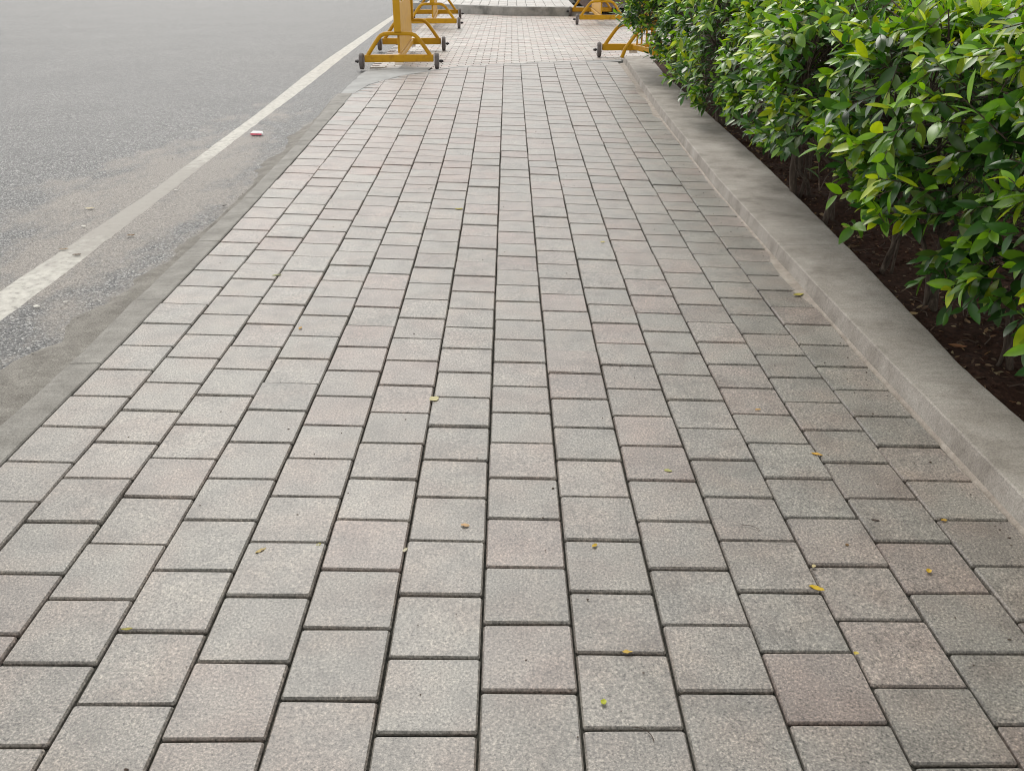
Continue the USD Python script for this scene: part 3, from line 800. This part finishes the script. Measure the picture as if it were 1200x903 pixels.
for k, (D0, x0, label, r, z1, B, T, O, lv) in enumerate(shrubs):
    s = thing('hedge_shrub', label, 'shrub', (x0, D0, 0.04), group='shrubs of the clipped hedge along the kerb')
    org = np.array([x0, D0, 0.04])
    # trunk and limbs
    lean = np.array([r.normal(0.02, .04), r.normal(0, .06), .42 + r.uniform(-.05, .08)])
    lean[:2] += r.normal(0, .06, 2)
    tr = wander([0, 0, -.05], lean, r, 8, .035)
    rad = 0.018 + r.uniform(-.003, .004) if D0 not in (3.79, 2.75) else 0.011
    obj('trunk', tube(tr, np.linspace(rad * 1.2, rad * .8, 8) * (1 + .1 * r.normal(0, 1, 8)), 9), 'bark', s, smooth=50)
    limbs = []
    for q in range(r.integers(1, 3)):        # thinner stems from the same root
        foot = np.array([r.uniform(-.03, .10), r.uniform(-.10, .10), -.05])
        obj('stem', tube(wander(foot, [r.uniform(-.12, .3), r.uniform(-.28, .28), r.uniform(.5, .8)], r, 8, .045), np.linspace(rad * .65, .005, 8), 7), 'bark', s, smooth=50)
    for q in range(5):
        end = np.array([r.uniform(-.2, .45), r.uniform(-.28, .28), r.uniform(.62, z1 - .12)])
        st = tr[-1] * r.uniform(.55, 1)
        limb = wander(st, end, r, 7, .04)
        limbs.append(limb)
        obj('branch', tube(limb, np.linspace(rad * .62, .004, 7), 6), 'bark', s, smooth=50)
    lp = np.vstack(limbs)
    tw = []
    for b, t in zip(B - org, T - org):
        near_i = np.argmin(((lp - b) ** 2).sum(1) + 0.3 * np.maximum(0, lp[:, 2] - b[2]) ** 2)
        tw.append(tube(np.array([lp[near_i], lp[near_i] * .45 + b * .55 + [0, 0, .02], b, t]), [.0042, .0034, .0026, .0014], 4, cap=False))
    obj('twigs', join(tw), 'twig', s, kind='stuff')
    P, d, N, L, W, C, Fo, tint = lv
    ns = 5 if D0 < 5 else 3
    LVt = leaf_vertices(P - org, d, N, L, W, C, Fo, ns)
    f = LT[ns][1]; nv = len(LT[ns][0])
    pick = np.array(sorted(chosen[k]), int)
    for a in pick:
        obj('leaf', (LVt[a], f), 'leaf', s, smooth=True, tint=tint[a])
    other = np.setdiff1d(np.arange(len(P)), pick)
    F = (np.arange(len(other))[:, None, None] * nv + f[None]).reshape(-1, 3)
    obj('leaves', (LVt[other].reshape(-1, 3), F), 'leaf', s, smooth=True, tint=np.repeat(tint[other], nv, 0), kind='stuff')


def leafy_mass(name, label, cat, group, x0, D0, z0, z1, half, depth, n_shoot, seed, dark=1.0, base_z=0.02):
    r = np.random.default_rng(seed)
    s = thing(name, label, cat, (x0, D0, base_z), group=group)
    org = np.array([x0, D0, base_z])
    tr = wander([0, 0, -.05], [r.normal(0, .05), r.normal(0, .05), z0 + .25], r, 6, .03)
    obj('trunk', tube(tr, np.linspace(.034, .02, 6), 8), 'bark', s, smooth=50)
    B, T, O = hedge_shoots(r, x0, D0, n_shoot, half, z0, z1, depth * .55, depth)
    lp = []
    for q in range(5):
        limb = wander(tr[-1], [r.uniform(-.3, .5) * depth, r.uniform(-half, half) * .7, r.uniform(z0 + .3, z1 - .15)], r, 6, .05)
        lp.append(limb); obj('branch', tube(limb, np.linspace(.016, .005, 6), 5), 'bark', s, smooth=50)
    P, d, N, L, W, C, Fo, tint = shoot_leaves(r, B, T, O, 9, .08)
    LVt = leaf_vertices(P - org, d, N, L, W, C, Fo, 3)
    F = (np.arange(len(P))[:, None, None] * 11 + LT[3][1][None]).reshape(-1, 3)
    obj('leaves', (LVt.reshape(-1, 3), F), 'leaf', s, smooth=True, tint=np.repeat(tint * dark, 11, 0), kind='stuff')


ORD = ['nearest', 'second nearest', 'third', 'fourth', 'fifth', 'sixth', 'seventh', 'eighth']
for k, D0 in enumerate((1.6, 2.9, 4.2, 5.5, 6.8, 8.1, 9.4)):
    leafy_mass('rear_shrub', f'leafy shrub in the rear row of the hedge, {ORD[k]} from the camera', 'shrub', 'shrubs of the rear hedge row', 2.75 + .05 * math.sin(k * 2.2), D0, .55, 1.08, .62, .42, 170, 300 + k)
for k, (xx, D0) in enumerate(((4.6, 3.2), (4.9, 5.2), (4.5, 7.4), (4.3, 9.6), (4.7, 11.2))):
    leafy_mass('dark_bush', f'dark tall bush on the lawn behind the hedge, {ORD[k]} from the camera', 'bush', 'dark bushes behind the hedge', xx, D0, 0.25, 2.3, 1.1, .9, 620, 340 + k, dark=.75)

tree = thing('street_tree', 'tall leafy street tree behind the photographer, its crown over the near pavers', 'tree', (2.05, -2.2, 0.03))
r = np.random.default_rng(88)
obj('trunk', tube(wander([0, 0, -.1], [-.15, .2, 3.6], r, 10, .06), np.linspace(.17, .10, 10), 12), 'bark', tree, smooth=60)
cv, cf, ct, o = [], [], [], 0
for q in range(9):
    az = q * 2.4
    end = np.array([-1.6 + 3.0 * math.cos(az) * r.uniform(.5, 1), .7 + 2.4 * math.sin(az) * r.uniform(.5, 1), r.uniform(4.6, 6.6)])
    obj('branch', tube(wander([-.15, .2, 3.5], end, r, 8, .15), np.linspace(.07, .015, 8), 7), 'bark', tree, smooth=60)
n = 20000
dirs = r.normal(0, 1, (n, 3)); dirs /= np.linalg.norm(dirs, axis=1, keepdims=True)
rad = r.random(n) ** .4
P = np.array([-2.3, .3, 5.2]) + dirs * rad[:, None] * [4.2, 2.6, 1.4]
P = P[meshkit.fbm(P * 1.1, 3, 12) > .46]
n = len(P)
L = r.uniform(.13, .22, n)
lv = leaf_vertices(P, r.normal(0, 1, (n, 3)) + [0, 0, -.4], r.normal(0, .4, (n, 3)) + [0, 0, 1], L, L * .48, r.uniform(0, .2, n), r.uniform(.1, .3, n), 3)
F = (np.arange(n)[:, None, None] * 11 + LT[3][1][None]).reshape(-1, 3)
obj('crown', (lv.reshape(-1, 3), F), 'leaf', tree, tint=np.repeat(MID * r.uniform(.7, 1.3, (n, 1)), 11, 0), kind='stuff')

# pink plastered pillar at the upper right corner, with a coping
pl = thing('garden_pillar', 'pink plastered pillar showing over the hedge at the upper right corner', 'pillar', (3.42, 4.75, 0), kind=None)
obj('shaft', box(-.22, .22, -.22, .22, -.05, 1.45, .012), 'pink_plaster', pl)
obj('coping', box(-.27, .27, -.27, .27, 1.453, 1.53, .012), 'kerb_concrete', pl)

# ------------------------------------------------------------------ litter of the bed
r = np.random.default_rng(77)
n = 3200
bx, by = r.uniform(1.5, 2.5, n), 1.2 + 7.5 * r.random(n) ** 1.3
bx = np.maximum(bx, KS(by) + .015)
P = np.stack([bx, by, BED(bx, by) + .005], 1)
d = r.normal(0, 1, (n, 3)); d[:, 2] = np.abs(d[:, 2]) * .25
N = np.tile([0, 0, 1.0], (n, 1)) + r.normal(0, .35, (n, 3))
L = r.uniform(.008, .035, n); LVt = leaf_vertices(P, d, N, L, L * r.uniform(.25, .5, n), r.uniform(-.3, .4, n), r.uniform(0, .6, n), 3)
cols = np.array([[.16, .10, .055], [.10, .06, .035], [.25, .19, .11], [.07, .04, .025], [.20, .11, .06]])[r.integers(0, 5, n)] * r.uniform(.6, 1.2, (n, 1))
F = (np.arange(n)[:, None, None] * 11 + LT[3][1][None]).reshape(-1, 3)
obj('leaf_litter', (LVt.reshape(-1, 3), F), 'dry_leaf', tint=np.repeat(cols, 11, 0), label='scattered bits of dead leaf on the dark soil', cat='leaf litter', kind='stuff')
tw = []
for k in range(160):
    x, y = r.uniform(1.6, 2.4), 1.2 + 5 * r.random()
    x = max(x, KS(y) + .03); a = r.uniform(0, PI); l = r.uniform(.04, .14)
    z = float(BED(np.array(x), np.array(y))) + .006
    tw.append(tube([(x, y, z), (x + l * .5 * math.cos(a), y + l * .5 * math.sin(a), z + .006), (x + l * math.cos(a + .2), y + l * math.sin(a + .2), z)], [.0022, .002, .0012], 4))
obj('dead_twigs', join(tw), 'twig', label='thin dead twigs lying on the dark soil', cat='twigs', kind='stuff')
# soil crumbs
cr = []
ico = trimesh.creation.icosahedron()
for k in range(900):
    x, y = r.uniform(1.5, 2.3), 1.2 + 5.5 * r.random() ** 1.3
    x = max(x, KS(y) + .02)
    s = r.uniform(.004, .016)
    cr.append((np.array(ico.vertices) * s * r.uniform(.6, 1.2, (12, 1)) * [1, 1, .7] + [x, y, float(BED(np.array(x), np.array(y))) + s * .2], np.array(ico.faces)))
obj('soil_crumbs', join(cr), 'soil', label='clods and crumbs of the dark soil', cat='soil', kind='stuff')

# grit and pebbles along the road edge
gr = []
for k in range(800):
    y = 2.3 + 7.5 * r.random() ** 1.2
    x = -1.62 - abs(r.normal(0, .45)) if r.random() < .8 else r.uniform(-5, -1.7)
    x = min(x, joint_x(-7, y) - KW(y) - .03)
    if -2.33 < x < -2.04:
        x -= .3
    s = r.uniform(.0014, .0042)
    gr.append((np.array(ico.vertices) * s * r.uniform(.6, 1.3, (12, 1)) * [1, 1, .7] + [x, y, road_z(y) + s * .4 + .004], np.array(ico.faces)))
obj('road_grit', join(gr), 'pebble', label='loose grit along the edge of the road', cat='grit', kind='stuff')
for x, y, label in ((-2.0, 3.45, 'pale scrap on the asphalt right of the white line, near the dusty kerb'),
                    (-1.90, 3.5, 'pale scrap on the asphalt closest beside the dusty kerb at the left'),
                    (-1.93, 2.95, 'white scrap on the asphalt at the left edge of the picture'),
                    (-2.08, 5.40, 'white scrap lying on the worn stretch of the white line'),
                    (-2.31, 4.62, 'pale scrap at the left side of the white line beside the dry leaf'),
                    (-2.9, 10.2, 'tiny white scrap far off on the open asphalt left of the white line'),
                    (-3.25, 8.6, 'pale scrap on the open asphalt level with the crushed packet'),
                    (-1.75, 6.1, 'flat pale scrap on the asphalt near the kerb below the crushed packet')):
    s = r.uniform(.007, .013)
    v = np.array(ico.vertices) * s * r.uniform(.55, 1.2, (12, 1)) * [1.3, .7, .35] + [x, y, road_z(y) + .008]
    obj('pale_scrap', (v, np.array(ico.faces)), 'pale_scrap', label=label, cat='scrap', group='tiny pale scraps on the asphalt')

# ------------------------------------------------------------------ fallen leaves, one by one
FALLEN = [
    ('pale cream leaf lying on a paver joint in the middle of the path', -0.259, 2.594, .040, .95, (.62, .56, .30), 30, .15),
    ('small pale orange leaf on a grey paver near the middle column', -0.122, 1.883, .028, .55, (.62, .40, .20), -10, .2),
    ('bright yellow leaf curled over the joint of two right-hand pavers', 0.716, 1.632, .042, .38, (.62, .44, .02), -30, .7),
    ('yellow crumpled leaf on a right-hand paver near the right edge', 1.006, 1.695, .020, .7, (.60, .40, .03), 60, .9),
    ('green yellow leaf lying against the foot of the raised kerb', 1.236, 3.564, .062, .45, (.42, .36, .06), 20, .5),
    ('orange yellow leaf on the joint below the kerb at the right', 0.905, 2.239, .040, .4, (.60, .36, .05), -25, .3),
    ('thin pale straw coloured leaf on a paver left of the middle', -0.627, 1.775, .036, .3, (.60, .47, .20), 45, .6),
    ('green yellow leaf in the joint at the lower left', -0.851, 1.494, .030, .35, (.38, .33, .05), 5, .5),
    ('small whitish leaf standing in the long joint left of the middle', -0.267, 1.779, .022, .5, (.66, .60, .45), 60, .4),
    ('small yellow crumpled leaf on a pinkish paver right of the middle column', 0.208, 1.796, .020, .6, (.60, .42, .05), 40, .8),
    ('orange yellow leaf bit in the row joint right of the middle', 0.247, 1.424, .026, .4, (.62, .42, .08), 0, .4),
    ('lime yellow leaf bit on a grey paver at the bottom right of the middle', 0.183, 1.286, .017, .8, (.45, .48, .03), 80, .6),
    ('pale green leaf on a grey paver right of the middle', 0.449, 2.149, .028, .5, (.45, .45, .16), -20, .2),
    ('bright yellow sliver on the path far up the middle', -0.303, 4.943, .052, .4, (.60, .52, .03), 5, .2),
    ('small yellow leaf right of the middle, half way up the path', 0.460, 4.316, .028, .5, (.55, .48, .06), 10, .3),
    ('small orange leaf bit on a light paver at the left', -0.834, 3.197, .024, .6, (.55, .32, .06), 70, .4),
    ('dull green leaf on a light paver at the left', -1.075, 3.815, .052, .42, (.30, .31, .12), 12, .2),
    ('cream leaf crumb beside the long joint above the bright yellow leaf', 0.735, 1.715, .014, .8, (.62, .52, .28), 30, .5),
    ('yellow leaf crumb in the joint below the bright yellow leaf', 0.735, 1.420, .014, .7, (.55, .44, .08), -30, .5),
    ('orange leaf crumb in the row joint by the kerb foot at the right', 1.135, 1.905, .020, .5, (.58, .35, .06), 0, .4),
    ('dark curled dry leaf on a pinkish paver at the right', 0.955, 1.905, .026, .3, (.07, .045, .035), -15, .7),
    ('tiny brown leaf crumb on a grey paver at the right', 0.845, 1.80, .012, .8, (.20, .12, .05), 15, .6),
    ('orange leaf crumb in a row joint half way to the kerb', 0.80, 2.52, .022, .4, (.60, .32, .04), 0, .3),
    ('yellow leaf crumb in the joint at the lower middle left', -0.487, 1.80, .016, .7, (.46, .42, .06), 50, .5),
]
r = np.random.default_rng(9)


def fallen(label, x, y, L, wr, col, ang, curl, z=0.0015, group=None):
    a = math.radians(ang)
    v = leaf_vertices(np.array([[-L / 2, 0, 0]]), np.array([[1.0, 0, .02]]), np.array([[0, 0, 1.0]]), np.array([L]), np.array([L * wr]), np.array([0.0]), np.array([curl * .55]), 5)[0]
    v[:, 2] += .12 * curl * L * ((v[:, 0] / L * 2) ** 2) + r.normal(0, .0008, len(v))
    v[:, 2] -= v[:, 2].min()
    f = LT[5][1]
    top = v + [0, 0, .0007]
    V = np.vstack([top, v]); F = np.vstack([f, f[:, ::-1] + len(v)])
    V = V @ np.array([[math.cos(a), math.sin(a), 0], [-math.sin(a), math.cos(a), 0], [0, 0, 1]])
    obj('fallen_leaf', (V + [x, y, z], F), 'dry_leaf', tint=np.array(col), label=label, cat='fallen leaf', group=group, smooth=True)


for (label, x, y, L, wr, col, ang, curl) in FALLEN:
    fallen(label, x, y, L * .88, wr, tuple(np.array(col) * .82), ang, curl, group='fallen leaves on the pavers')
for (label, x, y, L, wr, col, ang, curl) in (
    ('tan dry leaf on the soil right beside the kerb edge', 1.585, 3.245, .060, .5, (.36, .25, .13), 10, .5),
    ('reddish brown curled dry leaf on the soil below the pale trunk foot', 1.625, 2.93, .065, .4, (.26, .12, .06), -20, .9),
    ('yellow dry leaf leaning by the curved pale trunk', 1.72, 4.38, .075, .4, (.44, .36, .12), 120, .4),
    ('pale brown dry leaf on the soil near the kerb beside the slim trunk', 1.665, 4.62, .060, .6, (.30, .21, .13), 80, .7)):
    fallen(label, x, y, L, wr, col, ang, curl, z=float(BED(np.array(x), np.array(y))) + .012, group='dry leaves on the soil')
for (label, x, y, L, wr, col, ang, curl) in (
    ('pale dry leaf left of the white line on the asphalt', -2.43, 4.98, .060, .3, (.52, .46, .30), 0, .3),
    ('brown curled dry leaf on the sandy asphalt right of the white line', -1.99, 4.45, .045, .5, (.20, .13, .07), 15, .8),
    ('dark brown dry leaf on the asphalt, nearest of those by the white line', -2.13, 4.13, .045, .4, (.13, .085, .05), 10, .7),
    ('light brown dry leaf on the asphalt, close beside the white line', -2.235, 4.22, .048, .35, (.30, .21, .13), 12, .5),
    ('small black leaf at the kerb edge on the asphalt', -1.67, 5.03, .030, .5, (.03, .025, .02), 40, .6)):
    fallen(label, x, y, L, wr, col, ang, curl, z=float(road_z(y)) + .006, group='dry leaves on the asphalt')

# crumbs of dirt and bits of dead leaf on the pavers, thicker towards the planting kerb
cr = []
for k in range(420):
    y = .85 + 6.5 * r.random() ** 1.5
    x = r.uniform(-1.4, 1.28) if r.random() < .55 else KB(y) - abs(r.normal(0, .10)) - .01
    x = max(x, -1.4)
    s = r.uniform(.0008, .0026)
    cr.append((np.array(ico.vertices) * s * r.uniform(.5, 1.5, (12, 1)) * [r.uniform(.8, 2.2), 1, .6] + [x, y, s * .5], np.array(ico.faces)))
for (x, y, a) in ((.640, 1.86, 1.9), (-.52, 5.4, .2), (.27, 1.19, 1.6)):
    cr.append(tube([(x + t * .05 * math.cos(a + t * .8), y + t * .05 * math.sin(a + t * .8), .002 + .002 * math.sin(t * 3)) for t in np.linspace(0, 1, 7)], .0009, 4))
obj('path_crumbs', join(cr), 'twig', label='dark crumbs of dirt and thin stalks scattered on the pavers', cat='dirt', kind='stuff')

# crushed packet on the white line
pk = thing('crushed_packet', 'small crushed pink and white packet lying beside the white line', 'packet', (-2.055, 7.24, float(road_z(7.24)) + .005), rz=-6)
obj('box', box(-.048, .048, -.022, .022, .0, .020, .005), 'packet_white', pk)
obj('flap', box(-.044, .040, -.0, .034, .0203, .024, .002), 'packet_white', pk)
obj('band', box(-.046, .046, -.0252, -.0223, .002, .016, .001), 'packet_pink', pk)

# ------------------------------------------------------------------ the block-paved crossing
drive = thing('driveway_crossing', 'vehicle crossing paved with small pale blocks between the barriers', 'driveway', kind='structure')
obj('joint_sand', grid(np.linspace(-1.80, 9, 12), np.linspace(11.75, 20.9, 14), lambda X, Y: DRIVE_Z - .009 + 0 * X), 'joint_sand', drive)
obj('joint_sand', grid(np.linspace(-0.95, 1.4, 8), np.linspace(11.2, 11.75, 3), lambda X, Y: DRIVE_Z - .009 + 0 * X), 'joint_sand', drive)
r = np.random.default_rng(21)
bv, bf, bt = [], [], []
o = 0
for row in range(0, 128):
    y0 = 9.95 + row * .1
    for col in range(-11, 33):
        x0 = col * .2 + (.1 if row % 2 else 0)
        if x0 < -1.85 or x0 > 6 or y0 < seam(np.clip(x0, -1.6, 1.45)) + .16 or (x0 < -1.15 and y0 < 11.62 + 0.3 * abs(meshkit.noise(np.array([x0 * 3, y0, 0.0]), 4) - .5)):
            continue
        if x0 > 1.85 and y0 < 12.0:
            continue
        x1, y1 = x0 + .194, y0 + .094
        z = DRIVE_Z + r.normal(0, .0012)
        i = .005
        v = np.array([(x0, y0, z - .03), (x1, y0, z - .03), (x1, y1, z - .03), (x0, y1, z - .03),
                      (x0, y0, z - .005), (x1, y0, z - .005), (x1, y1, z - .005), (x0, y1, z - .005),
                      (x0 + i, y0 + i, z), (x1 - i, y0 + i, z), (x1 - i, y1 - i, z), (x0 + i, y1 - i, z)])
        fs = [(8, 9, 10), (8, 10, 11)]
        for a in (0, 4):
            for k in range(4):
                k2 = (k + 1) % 4
                fs += [(a + k, a + k2, a + 4 + k2), (a + k, a + 4 + k2, a + 4 + k)]
        bv.append(v); bf.append(np.array(fs) + o); o += 12
        c = np.array([.35, .33, .305]) if r.random() > .3 else np.array([.36, .30, .275])
        bt.append(np.tile(c * (1 + r.normal(0, .07)), (12, 1)))
obj('paving_blocks', (np.vstack(bv), np.vstack(bf)), 'paver_stone', drive, tint=np.vstack(bt), kind='stuff', label='small pale paving blocks laid in staggered rows')

# far footpath with its own kerb
far = thing('far_footpath', 'pale paved footpath beyond the crossing, behind a grey kerb', 'pavement', kind='structure')
FK = lambda x: np.interp(x, [-2.6, -1.95, -1.14, 0, 1.25, 3], [22.3, 21.8, 21.26, 20.62, 20.48, 20.4])
fx = np.linspace(-2.3, 1.55, 40)
rows = []
for off, z in ((0, -.2), (0, .125), (.008, .134), (.20, .136), (.20, -.1)):
    rows.append(np.stack([fx, FK(fx) + off, np.full(len(fx), z)], 1))
V = np.vstack(rows); n = len(fx); k = np.arange(n - 1)
q = np.vstack([np.stack([a * n + k, a * n + k + 1, (a + 1) * n + k + 1, (a + 1) * n + k], 1) for a in range(len(rows) - 1)])
obj('kerb_face', (V, q), 'far_kerb_concrete', far, smooth=30, label='grey kerb along the front of the far footpath')
obj('joint_sand', grid(np.linspace(-2.2, 1.5, 8), np.linspace(22.3, 34, 8), lambda X, Y: .121 + 0 * X), 'joint_sand', far)
ms, ts = [], []
for c in range(-10, 7):
    for k in range(64):
        x0 = -.1 + c * .21
        y0 = 20.5 + k * .2 + (.1 if c % 2 else 0)
        lo = FK(x0 + .1) + .205
        if y0 + .1 < lo or x0 < -2.15 or x0 + .2 > 1.45:
            continue
        y0 = max(y0, lo)
        rr = r.random(19); rr[0] = r.normal(.134, .001); rr[1:3] = 0
        y1 = 20.5 + k * .2 + (.1 if c % 2 else 0) + .2
        ms.append(paver_mesh([(x0, y0), (x0 + .21, y0), (x0 + .21, y1), (x0, y1)], .008, .005, .03, rr))
        ts.append(np.tile(np.array([.34, .325, .30]) * (1 + r.normal(0, .05)), (24, 1)))
obj('paver_rows', join(ms), 'paver_stone', far, tint=np.vstack(ts), kind='stuff')
obj('far_planting_bed', grid(np.linspace(1.55, 9, 16), np.linspace(20.45, 40, 20), lambda X, Y: .10 + .05 * meshkit.fbm(np.stack([X * 4, Y * 4, 0 * X], -1), 3, 3)), 'soil',
    label='dark planting soil beside the far footpath', cat='soil', kind='structure', smooth=True)
for k, D0 in enumerate((23.2, 24.4, 25.6)):
    leafy_mass('far_shrub', f'dark shrub beside the far footpath, {ORD[k]} from the camera', 'shrub', 'shrubs beside the far footpath', 2.1, D0, .25, 1.2, .65, .5, 150, 400 + k)

# ------------------------------------------------------------------ yellow barriers
WR = .096


def wheel(parent, x, y, s):
    prof = np.array([(0.028, -.026), (WR - .012, -.026), (WR - .003, -.021), (WR, -.012), (WR, .012), (WR - .003, .021), (WR - .012, .026), (0.028, .026)])
    m = trimesh.creation.revolve(np.vstack([prof, prof[:1]]), sections=28)
    R = trimesh.transformations.rotation_matrix(PI / 2, [0, 1, 0]); m.apply_transform(R); m.apply_translation([x, y, WR])
    w = thing('wheel', parent=str(parent.GetPath()))
    obj('tyre', m, 'tyre_rubber', w, smooth=35)
    h = trimesh.creation.cylinder(.045, .058, sections=20); h.apply_transform(R); h.apply_translation([x, y, WR])
    obj('hub', h, 'hub_steel', w, smooth=35)
    a = trimesh.creation.cylinder(.014, .05, sections=12); a.apply_transform(R); a.apply_translation([x + s * .055, y, WR])
    nut = trimesh.creation.cylinder(.022, .018, sections=6); nut.apply_transform(R); nut.apply_translation([x + s * .052, y, WR])
    obj('axle_bolt', trimesh.util.concatenate([a, nut]), 'dark_steel', w, smooth=35)


def barrier(label, x, y, length, bars=False, group='yellow wheeled barriers', half=.464, rz=0.0, skew=0.0, short_foot=False):
    """skew: how far the rear foot stands to the right of the front one; short_foot: the front foot has lost its left half."""
    b = thing('barrier', label, 'barrier', (x, y, DRIVE_Z), rz=rz, group=group)
    ang = math.atan2(-skew, length)

    def along(mesh):
        v, f = mesh
        c, s_ = math.cos(ang), math.sin(ang)
        v = v @ np.array([[c, s_, 0], [-s_, c, 0], [0, 0, 1]])
        return v, f
    full = math.hypot(length, skew)
    for foot, yy in enumerate((0.0, length)):
        sh = skew * foot
        cut = short_foot and foot == 0
        obj('foot_beam', box(sh + (-half + .04 if not cut else -.03), sh + half - .04, yy - .035, yy + .035, .088, .172, .006), 'yellow_paint', b, smooth=30)
        for s in ((-1, 1) if not cut else (1,)):
            wheel(b, sh + s * half, yy, s)
        obj('support_pad', box(sh - .055, sh + .055, yy - .042, yy - .0, .055, .0865, .004), 'cream_paint', b)
        pts = []
        for (x0, z0) in ((-.385, .165), (-.335, .235), (-.285, .305), (-.242, .36), (-.208, .392), (-.165, .41), (-.11, .415), (0, .415), (.11, .415), (.165, .41), (.208, .392), (.242, .36), (.285, .305), (.335, .235), (.385, .165)):
            pts.append((sh + x0, yy, z0))
        if cut:
            pts = [(-.42, 0, .06)] + pts
        obj('arch_tube', tube(pts, .024, 12), 'yellow_paint', b, smooth=40)
        obj('post', box(sh - .042, sh + .042, yy - .04, yy + .04, .432, 1.32, .006), 'yellow_paint', b, smooth=30)
    obj('bottom_rail', along(box(-.03, .03, .037, full - .037, .10, .165, .005)), 'yellow_paint', b, smooth=30)
    y0, y1 = .043, full - .043
    if bars:
        obj('panel_rail', along(box(-.025, .025, y0, y1, .40, .45, .005)), 'yellow_paint', b)
        n = max(3, int((y1 - y0) / .14))
        for k in range(n):
            yb = y0 + (k + .5) * (y1 - y0) / n
            obj('bar', along(tube([(0, yb, .16), (0, yb, .405)], .013, 8)), 'yellow_paint', b, smooth=40)
        spans = ((.455, .80), (.86, 1.04), (1.10, 1.30))
    else:
        spans = ((.185, .74), (.80, .98), (1.04, 1.30))
    for z0, z1 in spans:
        obj('panel_board', along(box(-.014, .014, y0, y1, z0, z1, .004)), 'yellow_paint', b)
    for z0, z1 in zip([q[1] for q in spans[:-1]], [q[0] for q in spans[1:]]):
        for k in (1, 2):
            yb = y0 + k * (y1 - y0) / 3
            obj('panel_strut', along(box(-.010, .010, yb - .02, yb + .02, z0 + .001, z1 - .001, .002)), 'yellow_paint', b)


barrier('yellow wheeled barrier on the left, nearest to the footpath end', -1.394, 11.52, 2.13, rz=1.7)
barrier('yellow wheeled barrier on the left, standing behind the first by the far kerb', -1.452, 17.38, 2.42, half=.48, rz=2.6)
barrier('yellow barrier on the right half hidden behind the end of the hedge', 1.86, 12.22, .62, bars=True, skew=-.20, short_foot=True)
barrier('yellow wheeled barrier on the far right, in front of the dark far bed', 1.715, 18.25, 2.22)
